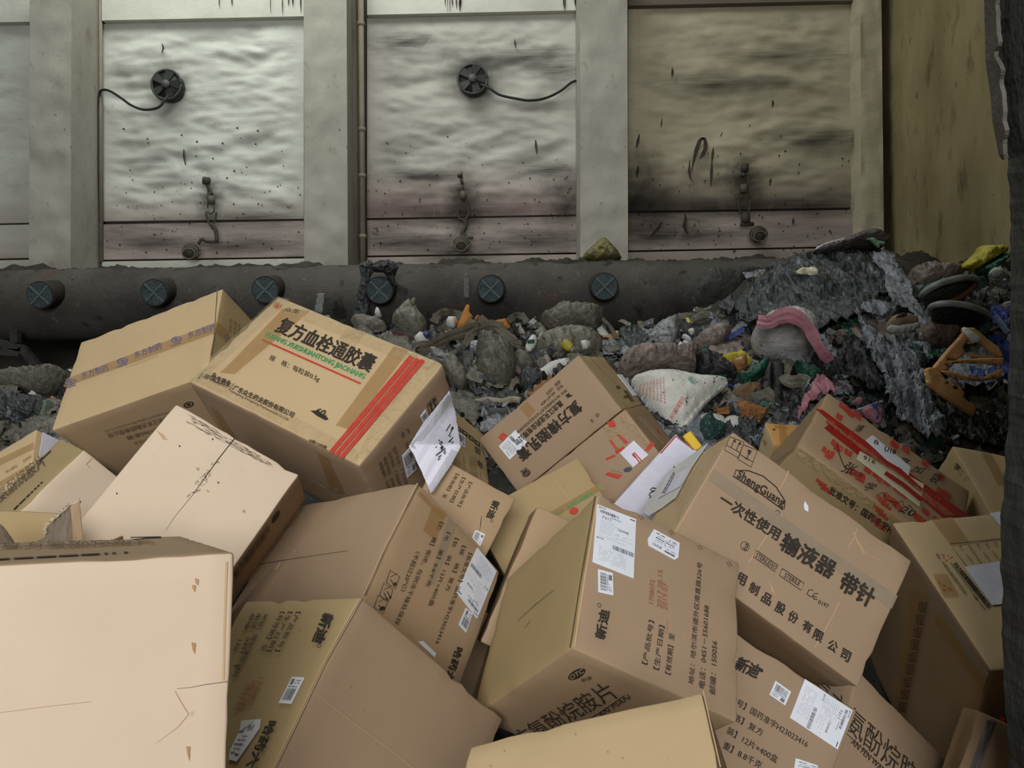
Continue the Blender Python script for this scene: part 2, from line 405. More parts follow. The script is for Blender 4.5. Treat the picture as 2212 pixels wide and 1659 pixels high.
# ------------------------------------------------------------------ the cartons, one by one
ZA = Z(0, 540); ZB = Z(380, 600); ZC2 = Z(0, 860); ZE = Z(480, 1000); ZF = Z(480, 1134); ZG = Z(1000, 1000); ZH = Z(1000, 1134)
ZR = Z(1512, 880); ZU = Z(1512, 1134); ZI = Z(0, 1134); ZY = Z(860, 840, 4.608); ZO = Z(1020, 740, 5.027); ZS = Z(1712, 780, 4.424)
ZT = Z(1900, 1060, 6.913); ZQ = Z(1300, 900, 6.9125); ZD = Z(0, 900, 5.925); ZX = Z(1300, 600, 4.424); ZP = Z(750, 520)

# bottom-left plain front carton
c = Carton('I', 'cardboard_box', 'large plain pinkish cardboard box nearest the viewer at lower left', {'*': PINKC, 'v0': KRAFT}, seed=1)
c.text('v0', '复方氨酚烷胺片', ZC2((0,1040)), ZC2((1080,1005)), ZC2((0,1003)), INKF)
c.line('v0', ZC2((890,956),(1100,951)), 2.5, INK)
for a, b in ((-40,65),(92,228),(248,384),(400,535),(552,680),(712,735),(765,790),(845,872)):
    c.line('v0', ZC2((a,1105-a*.055),(b,1105-b*.055)), 3.2, INK, 'printed_lettering')
c.line('w0', ZI((1575,1065),(1400,1088),(1300,1108),(1205,1116)), [1.4,1.2,.9,.6], INKF, 'crease')
c.line('w0', ZI((620,1205),(300,1240),(0,1280)), .8, KRAFT, 'crease')
c.line('w0', ZI((1190,1130),(1245,1230),(1285,1290),(1210,1380),(1060,1490)), [1,2.2,2,1.6,.5], EDGE, 'crease')
for q in (((1330,360),(1355,372),(1350,412),(1332,395)),((1312,408),(1336,412),(1328,458),(1310,430)),((1305,800),(1335,806),(1328,880),(1312,848)),((1270,1510),(1296,1512),(1290,1612),(1276,1560))):
    c.poly('w0', ZI(*q), STAIN, 'water_stain')
c.line('w0', ZI((1545,250),(1530,700),(1522,1060)), 5, EDGE, 'crease')
c.finish()

# big plain carton with dark scuffs
c = Carton('C', 'cardboard_box', 'plain pinkish cardboard box with black scuff marks along its top edge, left of centre', {'*': PINKC, 'u0': KRAFT2}, seed=2)
c.line('w0', ZC2((1612,262),(1480,430),(1315,662)), [2,1.6,.8], INK, 'flap_seam')
c.line('w0', ZC2((1315,662),(1200,800),(1130,905)), [.8,.6,.4], INKF, 'flap_seam')
rg = random.Random(3)
for i in range(170):
    t = rg.random(); x = 1260+(1830-1260)*t; y = 100+(430-100)*t+rg.uniform(-6, 70)*(1-.6*t); L = rg.uniform(20, 80)*(1-.4*t)
    c.line('w0', ZC2((x, y), (x+L*.5, y+L*.29+rg.uniform(-3, 3)), (x+L, y+L*.56)), [.2, rg.uniform(.3, 1.1), .2], INKF if rg.random() < .75 else INK, 'scuff_mark')
for i in range(26):
    t = rg.random(); c.line('w0', ZC2((1480-170*t+rg.uniform(-40,40), 420+240*t), (1470-170*t+rg.uniform(-40,40), 440+240*t)), .6, INKF, 'scuff_mark')
for x, y in ((1350,484),(1418,635),(1665,772),(1490,577),(1226,328),(1452,281),(798,652)):
    c.ellipse('w0', ZC2((x,y)), (3 if x in (1350,1418,1665) else 1.2, 2), (-1, 3 if x in (1350,1665) else 1.2), STAIN if x in (1350,1418,1665) else INK, 10, 'water_stain')
for k in range(3): c.line('w0', ZC2((1072+k*16,222+k*10),(1115+k*12,282+k*2)), 1.6, EDGE, 'scuff_mark')
c.ellipse('u0', ZC2((1882,810)), (8,-13), (3.5,3), INK)
c.text('u0', '复方氨酚烷胺片', ZC2((1600,1238)), ZC2((1842,905)), ZC2((1582,1195)), INK)
c.finish()

# small printed one at far left
c = Carton('D', 'cardboard_box', 'pinkish cardboard box with faded lettering on its left side, at far left', {'*': PINKC, 'u0': OLIVE}, seed=3)
c.text('u0', '复方氨酚烷胺片', ZD((-250,1330)), ZD((600,620)), ZD((-270,1150)), INKF)
c.line('u0', ZD((505,580),(655,438)), 2.2, INK)
for i, (a, b) in enumerate(((180,240),(250,330),(340,385),(395,425),(440,470),(482,505),(522,545))):
    c.line('u0', ZD((a,1192-(a-180)*.97),(b,1192-(b-180)*.97)), 3, INK, 'printed_lettering')
c.line('w0', ZD((1175,530),(1100,610),(1150,660)), 1.4, EDGE, 'crease')
c.finish()

c = Carton('K', 'cardboard_box', 'straw-coloured taped cardboard box with white sheet on its side, at the left frame edge', YEL, seed=4)
c.tape('w0', ZD((-40,560),(440,325),(430,420),(-40,650)))
c.tape('w0', ZD((-40,860),(400,600),(385,665),(-40,930)))
c.text('w0', '禁止翻动', ZD((85,735)), ZD((230,650)), ZD((75,700)), INKO, part='printed_tape_lettering')
c.text('w0', '轻拿轻放', ZD((310,600)), ZD((410,530)), ZD((300,560)), INKO, part='printed_tape_lettering')
c.sticker('u0', ZD((540,205),(745,305),(740,640),(475,620)), 'plain', 'white_sheet', PAPER)
c.finish()

# carton with blue-printed tape
c = Carton('A', 'cardboard_box', 'straw-coloured cardboard box sealed with blue-lettered tape, highest box at upper left', {'*': YEL, 'v1': KRAFT, 'u0': OLIVE}, seed=5)
c.tape('w0', ZA((1486,492),(455,880),(436,942),(1474,568)))
c.tape('u0', ZA((1486,492),(1560,560),(1548,640),(1474,568)))
for x, y in ((1205,615),(838,760),(485,903)):
    c.ellipse('w0', ZA((x,y)), (11.5,-3.2), (2,6), INKB, 24, 'printed_tape_lettering', .72, .0032)
    c.ellipse('w0', ZA((x,y)), (4.5,-1.3), (.8,2.5), INKB, 12, 'printed_tape_lettering', None, .0032)
    c.line('w0', ZA((x-35,y+42),(x+35,y+20)), 1.6, INKB, 'printed_tape_lettering', .0032)
for (x0, y0, x1, y1) in ((565,885,745,825),(925,745,1110,675),(1290,610,1478,548)):
    c.text('w0', '东方制药', ZA((x0,y0)), ZA((x1,y1)), ZA((x0-8,y0-45)), INKB, part='printed_tape_lettering', eps=.0032)
c.ellipse('u0', ZA((1543,595)), (3,4), (-3,4), INKB, 16, 'printed_tape_lettering', .6, .0032)
c.text('v1', '黑龙江东方制药有限公司', ZA((1150,1125)), ZA((732,1246)), ZA((1160,1158)), INKF)
c.text('v1', 'Heilongjiang Dongfang Pharmaceutical Co.,Ltd', ZA((1150,1092)), ZA((712,1224)), ZA((1154,1108)), INKF)
c.text('v1', '10盒×360盒/箱', ZA((1120,1195)), ZA((862,1266)), ZA((1128,1222)), INKF)
c.text('v1', '体积约：0.1立方', ZA((1120,1250)), ZA((912,1305)), ZA((1126,1270)), INKF)
c.ellipse('v1', ZA((1288,1054)), (11,-3), (2,6), INK, 20, 'printed_mark', .7)
c.ellipse('v1', ZA((1288,1054)), (5,-1), (1,3), INK, 12)
for k, x in enumerate((1570,1600,1628)): c.text('u0', '生产批号', ZA((x-8,470+k*18)), ZA((x-14,560+k*14)), ZA((x+8,470+k*18)), INKF)
c.line('w0', ZA((1486,250),(1462,600),(1440,720)), 1.6, INKF, 'crease')
c.line('w0', ZA((860,800),(940,770),(1080,720)), [1,5,1], EDGE, 'crease')
c.finish()

# big wrapped carton with red stripes
c = Carton('B', 'cardboard_box', 'straw-coloured cardboard box with three red stripes and green lettering, upper left', {'*': YEL, 'u0': KRAFT2, 'v0': KRAFT2}, r=.012, dent=.006, seed=6)
t = lambda *a, **k: c.text('w0', *a, **k)
t('复方血栓通胶囊', ZB((672,370)), ZB((1322,655)), ZB((735,268)), INK, bold=.06, shear=.1)
t('FUFANG XUESHUANTONG JIAONANG', ZB((606,412)), ZB((1284,708)), ZB((624,372)), INKG, bold=.08, shear=.2)
c.line('w0', ZB((588,424),(1262,724)), 4, INKR)
t('规    格：每粒装0.5g', ZB((632,568)), ZB((972,722)), ZB((652,528)), INK)
t('众生药业', ZB((242,704)), ZB((366,752)), ZB((258,664)), INK, bold=.08)
t('Zhongsheng Pharma', ZB((226,706)), ZB((350,762)), ZB((231,694)), INK)
c.line('w0', ZB((398,722),(362,768)), 1.2, INK)
t('广东众生药业股份有限公司', ZB((385,768)), ZB((798,962)), ZB((405,734)), INK, bold=.04, shear=.1)
t('Guangdong Zhongsheng Pharmaceutical Co.,Ltd.', ZB((370,786)), ZB((766,986)), ZB((378,766)), INK)
for q in (((145,688),(180,650),(190,655),(155,692)),((178,680),(205,655),(235,668),(210,695)),((222,688),(262,648),(276,655),(232,694))): c.poly('w0', ZB(*q), INK)
t('众生', ZB((735,232)), ZB((842,248)), ZB((748,205)), INK, shear=.1)
c.ellipse('w0', ZB((693,192)), (8,3), (-3,6), INKR, 16, 'printed_mark', .78)
t('众', ZB((678,205)), ZB((706,212)), ZB((682,182)), INKR, bold=.08)
c.poly('w0', ZB((918,908),(960,908),(1030,950),(1042,968),(1020,974),(965,945)), INK)
t('60', ZB((950,928)), ZB((1010,950)), ZB((968,890)), INK, bold=.08, shear=.25)
t('粒', ZB((1012,948)), ZB((1030,956)), ZB((1018,934)), INK)
t('60粒×200盒', ZB((908,1122)), ZB((1026,1174)), ZB((918,1102)), INK, bold=.05)
for q in (((1046,1193),(1074,1206),(1630,552),(1597,535)),((1082,1212),(1108,1224),(1668,566),(1640,550)),((1116,1229),(1143,1241),(1702,575),(1676,560))): c.poly('w0', ZB(*q), INKR, 'red_stripe', .0045)
c.tape('w0', ZB((730,215),(915,230),(520,560),(380,575)))
c.tape('w0', ZB((380,575),(520,560),(400,660),(300,650)))
c.tape('w0', ZB((1155,330),(1300,370),(1160,560),(1060,520)), CLEAR)
c.tape('w0', ZB((1490,470),(1590,500),(1190,1040),(1090,1010)))
c.tape('w0', ZB((90,690),(200,620),(1240,1180),(1240,1275)), CLEAR, n=24)
c.tape('w0', ZB((690,130),(780,150),(160,720),(75,705)), CLEAR, n=24)
c.tape('w0', ZB((1620,500),(1800,600),(1300,1240),(1220,1235)), CLEAR, n=24)
c.tape('w0', ZB((700,130),(1800,590),(1760,660),(640,200)), CLEAR, n=24)
c.tape('u0', ZB((230,870),(290,905),(420,1100),(330,1060)))
c.tape('u0', ZB((960,1185),(1040,1225),(1160,1480),(1060,1450)))
c.tape('u0', ZB((850,1340),(1230,1480),(1240,1520),(860,1370)), CLEAR)
for (x0, y0, x1, y1, s_) in ((1470,1160,1560,1420,'生产企业：广东众生'),(1436,1196,1520,1440,'生产地址：广东省东莞'),(1406,1232,1478,1450,'电话号码：0769-8'),(1376,1268,1446,1460,'邮政编码：523325')):
    c.text('v0', s_, ZB((x0,y0)), ZB((x1,y1)), ZB((x0+22,y0-20)), INK)
for (x0, y0, x1, y1, s_) in ((1525,1060,1625,1300,'有效期至'),(1558,1035,1650,1290,'产品批号')):
    c.text('v0', '   '.join(s_), ZB((x0,y0)), ZB((x1,y1)), ZB((x0+22,y0-20)), INK)
c.frame('v0', ZB((1712,868),(1768,806),(1788,880),(1736,945)), 1.5, INK)
for (x, y) in ((1742,860),(1765,832)):
    c.line('v0', ZB((x-4,y+12),(x+10,y+62)), 4, INK); c.poly('v0', ZB((x-22,y+22),(x-8,y-10),(x+14,y-2)), INK)
c.sticker('v0', ZB((1665,945),(1700,898),(1728,958),(1690,1002)), 'barcode', seed=2)
c.sticker('v0', ZB((1540,1215),(1600,1150),(1640,1305),(1575,1365)), 'barcode', seed=5)
pp = ZY((515,15),(545,120),(575,230),(600,400),(625,580),(530,760),(420,920),(325,1045),(240,840),(150,650),(105,570),(180,450),(250,340),(400,160))
_o, _R, _d = (np.array(q) for q in BOX['M'])
def on_sheet(x, y, off):
    "the sheet hangs from the box side and lies over the box below it"
    p = c.hit('v0', x, y, .006); Dm = ray(x, y); ym = float((_R[:, 2]@_o)/(_R[:, 2]@Dm))-.025; t = min(1, max(0, (y-880)/80))
    Yd = p.y if ym > p.y else p.y*(1-t)+ym*t
    return at(x, y, Yd-off-.006*math.sin(x*.09+y*.05)**2)
pts, cells = grid_fill(pp, 2.2); k = len(pts); V = [on_sheet(x, y, .004) for x, y in pts]
sh = mesh_obj('paper_sheet', V, cells, PAPER, c.root, True); sh.modifiers.new('thickness', 'SOLIDIFY').thickness = .001
sh['label'] = 'white paper sheet with handwriting'
def sheet_line(pts, w, m, part, off):
    v = []; f = []
    for i, (x, y) in enumerate(pts):
        a = pts[max(i-1, 0)]; b = pts[min(i+1, len(pts)-1)]; dx, dy = b[0]-a[0], b[1]-a[1]; L = math.hypot(dx, dy)+1e-6
        v += [on_sheet(x-dy/L*w/2, y+dx/L*w/2, off), on_sheet(x+dy/L*w/2, y-dx/L*w/2, off)]
        if i: f.append((2*i-2, 2*i-1, 2*i+1, 2*i))
    mesh_obj(part, v, f, m, sh)
def scrawl(face, strokes, w, eps, m=INK, part='handwriting'):
    for s_ in strokes: sheet_line(ZY(*s_), w*1.15, m, part, .009)
scrawl('v0', [((520,350),(478,420)),((545,375),(528,392),(540,405),(552,385),(545,375),(520,440)),((520,440),(500,470),(525,465),(515,480)),((548,480),(500,530)),((530,500),(515,532)),((548,520),(535,545))], 1.6, .022)
scrawl('v0', [((415,505),(375,585)),((432,520),(412,545),(425,560),(440,535),(432,520)),((440,565),(420,590),(438,600),(450,575),(440,565),(432,610)),((470,590),(376,662)),((470,610),(450,640),(478,628),(460,650)),((430,660),(400,680),(420,690),(395,705),(405,712))], 1.8, .022)
sheet_line(ZY((520,75),(470,160),(400,255),(320,370),(230,480),(140,580)), 14, SHEER, 'clear_tape', .008)
sheet_line(ZY((612,520),(560,620),(500,720),(430,830),(370,930),(320,1010)), 16, SHEER, 'clear_tape', .008)
c.finish()

# long text carton at centre left
c = Carton('E', 'cardboard_box', 'brown cardboard box with storage-instruction lettering and large white sticker, centre left', {'*': KRAFT, 'w0': KRAFT2}, seed=7)
def col(face, txt, p0, p1, p2, **k): c.text(face, txt, ZE(p0), ZE(p1), ZE(p2), **k)
col('u0', '（不超过20℃）', (1312,602), (1206,872), (1344,612))
col('u0', '【贮    藏】密闭，在阴凉干燥处保存', (1476,400), (1162,1102), (1506,410))
col('u0', '【毛    重】8.8千克', (1526,470), (1378,842), (1552,480))
col('u0', '【包    装】12片×400盒', (1580,510), (1396,976), (1608,520))
col('u0', '【规    格】复方', (1630,562), (1512,872), (1658,572))
col('u0', '【批准文号】国药准字H23023416', (1674,612), (1444,1232), (1702,622))
col('u0', '哈药六', (1588,1255), (1505,1492), (1638,1270), bold=.10)
for k, (x, y) in enumerate(((1165,797),(1120,885),(1082,968))):
    q = ((x-48,y+18),(x-20,y-64),(x+44,y-18),(x+14,y+62)); c.frame('u0', ZE(*q), 1.4, INK)
    c.line('u0', ZE((x-20,y+42-60),(x+30,y+16-60)), 1, INK)
    if k == 0: c.poly('u0', ZE((x-5,y+30),(x+20,y+14),(x+24,y+35),(x+6,y+48)), INK); c.line('u0', ZE((x-18,y-2),(x+5,y+36)), 1.5, INK)
    if k == 1:
        for dx in (0, 22): c.line('u0', ZE((x-18+dx,y+2-dx*.5),(x+4+dx,y+48-dx*.5)), 2, INK); c.poly('u0', ZE((x-6+dx,y+44-dx*.5),(x+12+dx,y+34-dx*.5),(x+8+dx,y+56-dx*.5)), INK)
    if k == 2: c.ellipse('u0', ZE((x+8,y+26)), (6,-3), (2,4), INK, 14); c.line('u0', ZE((x-20,y),(x+6,y+26)), 1.5, INK)
c.sticker('u0', ZE((1735,1065),(1595,885),(1738,578),(1868,740)), 'shipping', 'shipping_sticker', seed=3)
c.sticker('u0', ZE((1660,1160),(1610,1105),(1660,990),(1705,1030)), 'barcode', seed=4)
c.sticker('u0', ZE((1330,1220),(1365,1215),(1455,1300),(1445,1328)), 'words', 'torn_sticker', seed=6)
c.tape('u0', ZE((1345,190),(1520,360),(1500,390),(1330,215)))
c.tape('u0', ZE((1430,290),(1530,330),(1450,530),(1365,460)))
c.tape('u0', ZE((1540,360),(1600,400),(1440,830),(1400,820)), TAPEG)
c.tape('w0', ZE((420,390),(550,320),(500,420),(390,460)))
c.line('w0', ZE((230,695),(520,650),(860,600)), [1.4,1.2,.8], INKF, 'crease')
c.line('w0', ZE((400,680),(370,730)), 5, EDGE, 'scuff_mark')
c.line('w0', ZE((1335,140),(1120,560),(965,905)), 2.5, EDGE, 'worn_edge')
c.line('u0', ZE((1345,140),(1130,560),(975,905)), 1.2, INKF, 'crease')
for x, y in ((532,460),(498,606),(350,824),(328,884)): c.ellipse('w0', ZE((x,y)), (4,-3), (-2,-2.5), STAIN, 12, 'water_stain')
c.finish()

# front centre carton
c = Carton('F', 'cardboard_box', 'brown cardboard box with plain right face and two stickers, bottom centre left', {'*': KRAFT2, 'w0': OLIVE}, seed=8)
def col(face, txt, p0, p1, p2, m=None, **k): c.text(face, txt, ZF(p0), ZF(p1), ZF(p2), m, **k)
col('w0', '新迪', (700,606), (620,802), (772,624), bold=.10); c.ellipse('w0', ZF((662,826)), (4,1), (-1,4), INK, 16, ring=.75)
col('w0', '【产品批号】', (512,598), (366,868), (546,600)); col('w0', '【生产日期】', (458,598), (308,868), (490,600))
col('w0', '【有效期】至', (404,598), (262,866), (438,600)); col('w0', '地址：哈尔滨市道外', (292,610), (66,1045), (326,616))
col('w0', '电话：0451－5', (243,610), (80,976), (275,614)); col('w0', '邮编：150', (205,612), (78,862), (232,616))
col('w0', '170802', (262,1046), (170,1232), (292,1052), INKO); col('w0', '2017.08.', (222,1060), (116,1256), (250,1066), INKO); col('w0', '2019.07', (176,1080), (80,1270), (204,1086), INKO)
col('w0', '哈药六', (322,1345), (170,1652), (385,1352), bold=.10)
c.sticker('w0', ZF((475,1226),(392,1220),(484,1042),(566,1045)), 'barcode', seed=8)
c.sticker('w0', ZF((105,1620),(52,1605),(62,1540),(130,1400),(145,1340),(268,1330),(262,1385)), 'address', 'torn_address_sticker', seed=9, curl=(0,1,4,5))
c.poly('w0', ZF((128,1420),(142,1345),(235,1335),(190,1375)), GREYP, 'curled_corner', .0045)
c.line('w0', ZF((936,510),(700,930),(345,1670)), 3.5, EDGE, 'worn_edge'); c.line('u0', ZF((958,500),(715,930),(362,1670)), 1.4, INKF, 'crease')
c.line('u0', ZF((640,1150),(780,1260),(1180,1560),(1300,1660)), 1.6, EDGE, 'crease')
for x, y in ((1210,1030),(870,1105),(955,1270),(1170,725),(1425,1050),(1322,1430)): c.ellipse('u0', ZF((x,y)), (2,-3), (-2,-2), STAIN, 10, 'water_stain')
c.finish()

# centre carton with four stickers
c = Carton('G', 'cardboard_box', 'brown cardboard box with three white stickers on its right face, centre of the pile', {'*': KRAFT, 'w0': KRAFT2, 'v0': OLIVE}, seed=9)
def col(face, txt, p0, p1, p2, m=None, **k): c.text(face, txt, ZH(p0), ZH(p1), ZH(p2), m, **k)
col('w0', '新迪', (962,790), (996,594), (892,770), bold=.10); c.ellipse('w0', ZH((930,550)), (4,2), (-1,4.5), INK, 16, ring=.75)
col('w0', '【产品批号】', (1252,962), (1300,664), (1214,948)); col('w0', '【生产日期】', (1332,998), (1372,698), (1292,984))
col('w0', '【有效期】至', (1412,1030), (1440,752), (1372,1014)); col('w0', '地址：哈尔滨市道外区南直路326号', (1568,1098), (1628,268), (1530,1082))
col('w0', '电话：0451－55601688', (1644,1126), (1676,562), (1602,1108)); col('w0', '邮编：150056', (1718,1166), (1732,804), (1674,1148))
col('w0', '1708072', (1294,545), (1304,382), (1264,535), INKO); col('w0', '2017.08.15', (1350,572), (1358,315), (1318,562), INKO); col('w0', '2019.07', (1388,588), (1392,405), (1354,578), INKO)
c.sticker('w0', ZG((912,285),(1178,388),(1160,792),(880,680)), 'shipping', 'shipping_sticker', seed=11)
c.sticker('w0', ZG((1300,455),(1475,550),(1465,650),(1440,665),(1262,568),(1258,520)), 'address', 'address_sticker', seed=12, curl=(0,1,3,4))
c.sticker('w0', ZG((920,885),(918,728),(1018,755),(1022,908)), 'barcode', seed=13)
c.ellipse('u0', ZH((778,1015)), (18,-10), (5,8), INK, 30)
c.text('u0', 'OTC', ZH((738,1052)), ZH((828,1000)), ZH((728,1024)), KRAFT, eps=.002, bold=.08)
col('u0', '甲类', (818,1066), (886,1042), (808,1040))
col('u0', '复方氨酚烷胺片', (345,1545), (1078,1160), (235,1462), bold=-.004)
c.line('u0', ZH((560,1500),(922,1287),(1104,1160)), 1.6, INK); col('u0', 'WAN AN PIAN', (800,1390), (1146,1176), (782,1362))
for x, y in ((1015,258),(1215,372),(1420,475),(1615,575),(1815,690)):
    c.line('w0', ZG((x-18,y-12),(x+4,y+20)), 1.3, INKF, 'staple_mark'); c.line('w0', ZG((x-2,y-16),(x+20,y+16)), 1.3, INKF, 'staple_mark')
c.line('v0', ZG((905,225),(820,720),(735,1262)), 2.2, INKF, 'crease'); c.line('w0', ZG((918,240),(836,740),(758,1258)), 4, EDGE, 'worn_edge')
c.line('v0', ZG((620,870),(500,965),(375,1080)), [.6,1,.5], INK, 'scuff_mark'); c.ellipse('v0', ZG((440,1095)), (6,-8), (2,1.5), STAIN, 12, 'water_stain')
c.ellipse('w0', ZG((1048,1070)), (5,1), (-1,5), STAIN, 14, 'water_stain', .7)
c.line('w0', ZG((1395,1075),(1392,1170)), 1, INKO, 'scuff_mark')
c.finish()

c = Carton('H', 'cardboard_box', 'plain straw-coloured cardboard box with a sunken lid crease at the bottom centre edge', {'*': YEL, 'u0': SHADEC}, dent=.008, seed=10)
c.line('w0', ZH((1640,1135),(1700,1400),(1760,1659)), 3, EDGE, 'worn_edge')
for x, y in ((190,1650),(1090,1595),(990,1552),(770,1432),(285,1545)): c.ellipse('w0', ZH((x,y)), (2.4,0), (0,2), STAIN, 10, 'water_stain')
c.finish()

c = Carton('L', 'cardboard_box', 'plain brown cardboard box on edge, tucked behind the box with three stickers', {'*': KRAFT, 'u0': SHADEC}, seed=11); c.finish()
c = Carton('CC', 'cardboard_box', 'pale cardboard box end showing in the gap right of the storage-instruction box', KRAFT, seed=12); c.finish()

c = Carton('M', 'cardboard_box', 'brown cardboard box with bold lettering and small barcode sticker, below the hanging white paper', KRAFT, seed=13)
def col(face, txt, p0, p1, p2, m=None, **k): c.text(face, txt, ZY(p0), ZY(p1), ZY(p2), m, **k)
col('w0', '新迪', (942,1108), (872,1280), (1012,1132), bold=.10); c.ellipse('w0', ZY((930,1315)), (3,1), (-1,3), INK, 14, ring=.7)
col('w0', '【产品批号】', (702,925), (584,1166), (738,938)); col('w0', '【生产日期】', (636,880), (508,1122), (672,894)); col('w0', '【有效期】至', (570,842), (432,1082), (605,856))
c.sticker('w0', ZY((735,1480),(770,1405),(865,1450),(815,1570)), 'barcode', seed=15)
c.line('w0', ZY((830,1265),(822,1330),(812,1408)), [.8,1.6,.8], INK, 'scuff_mark')
c.tape('w0', ZY((700,1420),(860,1560),(840,1620),(690,1470)), CLEAR)
c.finish()

c = Carton('Y', 'cardboard_box', 'straw-brown cardboard box with a row of black handling symbols, right of the white paper', OLIVE, seed=14)
for x, y in ((602,390),(662,432),(725,482),(785,530)):
    c.poly('w0', ZY((x-28,y-32),(x+26,y+6),(x+28,y+52),(x-26,y+14)), INK); c.poly('w0', ZY((x-10,y-4),(x+12,y+12),(x+12,y+30),(x-10,y+12)), OLIVE, eps=.002)
c.sticker('w0', ZY((598,430),(662,475),(662,588),(600,545)), 'barcode', seed=16)
c.poly('w0', ZY((760,565),(815,605),(818,665),(762,625)), INKF); c.poly('w0', ZY((785,705),(840,745),(842,800),(788,760)), INKF)
for x in (640,700,715,730,745,760,795): c.text('w0', '产品规格生产日期', ZY((x,630+x*.05)), ZY((x+15,820+x*.08)), ZY((x+10,636+x*.05)), INKF)
c.finish()

c = Carton('N', 'cardboard_box', 'olive cardboard box with a green-lettered tape strip, in front of the upside-down lettered box', OLIVE, seed=15)
c.tape('w0', ZG((600,335),(945,135),(970,175),(630,372)))
c.text('w0', '商品打造合法有限公司', ZG((715,318)), ZG((890,222)), ZG((706,290)), INKG, part='printed_tape_lettering', eps=.0034, bold=.05)
c.text('w0', '合法', ZG((640,355)), ZG((690,335)), ZG((632,335)), INKG, part='printed_tape_lettering', eps=.0034)
c.text('w0', '商标', ZG((925,188)), ZG((965,165)), ZG((918,165)), INKG, part='printed_tape_lettering', eps=.0034)
c.ellipse('w0', ZG((758,330)), (9,-4), (4,7), INKR, 20, 'printed_tape_lettering', None, .0034)
c.line('w0', ZG((620,120),(680,190),(735,270)), 1.2, EDGE, 'crease')
c.finish()

# upside-down lettered carton
c = Carton('O', 'cardboard_box', 'brown cardboard box with large upside-down black lettering, behind the centre', {'*': KRAFT2, 'v0': OLIVE}, seed=16)
def col(face, txt, p0, p1, p2, m=None, **k): c.text(face, txt, ZO(p0), ZO(p1), ZO(p2), m, **k)
col('w0', '复方樟脑乳膏', (1122,622), (468,1196), (1218,722), bold=.09)
col('w0', '黑龙江天龙药业有限公司', (952,622), (452,1066), (998,672), bold=.08)
col('w0', '哈尔滨高新技术产业开发区科技创新城', (938,562), (478,966), (962,588))
col('w0', '地址：', (1016,500), (950,560), (1042,526)); col('w0', '电话：400-657-6838', (968,450), (742,662), (994,478)); col('w0', '邮编：150020', (940,402), (800,548), (968,432))
c.poly('w0', ZO((1010,575),(1060,540),(1040,600)), INK); c.poly('w0', ZO((1045,600),(1098,575),(1050,560),(1030,622)), INK)
col('w0', '回', (1352,762), (1338,796), (1384,776)); col('w0', '天', (1300,815), (1276,840), (1326,850))
c.ellipse('w0', ZO((590,1420)), (8.5,-5), (3,6.5), INK, 26); col('w0', 'OTC', (608,1382), (556,1440), (628,1400), KRAFT2, eps=.002)
col('w0', '甲类', (586,1345), (520,1395), (602,1370))
c.poly('w0', ZO((335,975),(382,1010),(330,1078),(284,1026)), INKR); c.line('w0', ZO((310,1030),(330,1010),(345,1045),(355,1010)), 1, KRAFT2, eps=.002)
c.sticker('w0', ZO((410,1272),(290,1125),(472,948),(603,1085)), 'form', 'form_sticker', seed=17)
c.tape('w0', ZO((598,640),(690,735),(612,822),(515,705)))
for q in (((1640,520),(1680,520),(1760,640),(1720,640)),((1560,470),(1600,470),(1610,500),(1570,500)),((1650,575),(1700,575),(1705,600),(1640,600))): c.poly('v0', ZO(*q), INKF)
c.sticker('v0', ZO((1570,350),(1620,350),(1790,580),(1750,580)), 'plain', 'plain_sticker')
c.line('v0', ZO((1300,180),(1450,340),(1800,640)), 1.5, EDGE, 'crease')
c.finish()

c = Carton('P', 'cardboard_box', 'brown cardboard box with clear and red-printed tape, behind the red-rimmed white folder', {'*': KRAFT2, 'u0': SHADEC}, dent=.006, seed=17)
c.tape('w0', ZQ((0,170),(180,20),(480,420),(260,520)), CLEAR, n=16); c.tape('w0', ZQ((200,20),(380,0),(760,470),(680,540)), CLEAR, n=16)
for q in (((80,80),(170,50),(220,140),(120,160)),((230,270),(270,265),(400,380),(360,400)),((60,620),(200,560),(210,590),(70,650)),((110,350),(150,345),(240,480),(210,490)),((200,510),(330,440),(350,470),(220,560)),((640,500),(740,370),(800,400),(700,510))): c.poly('w0', ZQ(*q), INKR, 'red_tape_print', .0034)
for k in range(3): c.poly('w0', ZQ((48+k*38,868-k*36),(92+k*34,826-k*20),(310-k*2,876-k*20),(245+k*16,930-k*22)) if k == 0 else ZQ((96+k*22,826-k*20),(104+k*22,818-k*20),(330-k*10,878-k*26),(318-k*8,884-k*24)), INKR if k == 0 else KRAFT2, 'red_stripe', .0026+.0005*k)
c.sticker('w0', ZQ((270,540),(480,355),(700,570),(470,755)), 'plain', 'torn_paper_label', PAPER, .004)
for p in (((470,540),(540,640),(575,690)),((490,530),(570,620),(600,660)),((460,560),(510,610))): c.line('w0', ZQ(*p), 2.4, INKR, 'red_ink_smear', .0065)
c.ellipse('w0', ZQ((390,790)), (9,-3), (2,5), mat('blue_grey_blot', srgb(74,82,96), .8), 16)
for q in (((690,90),(730,120),(760,180),(700,120)),((830,190),(880,260),(860,270),(815,210))): c.poly('u0', ZQ(*q), INKR, 'red_tape_print')
c.tape('u0', ZQ((520,20),(600,0),(1000,420),(900,440)), CLEAR)
c.finish()

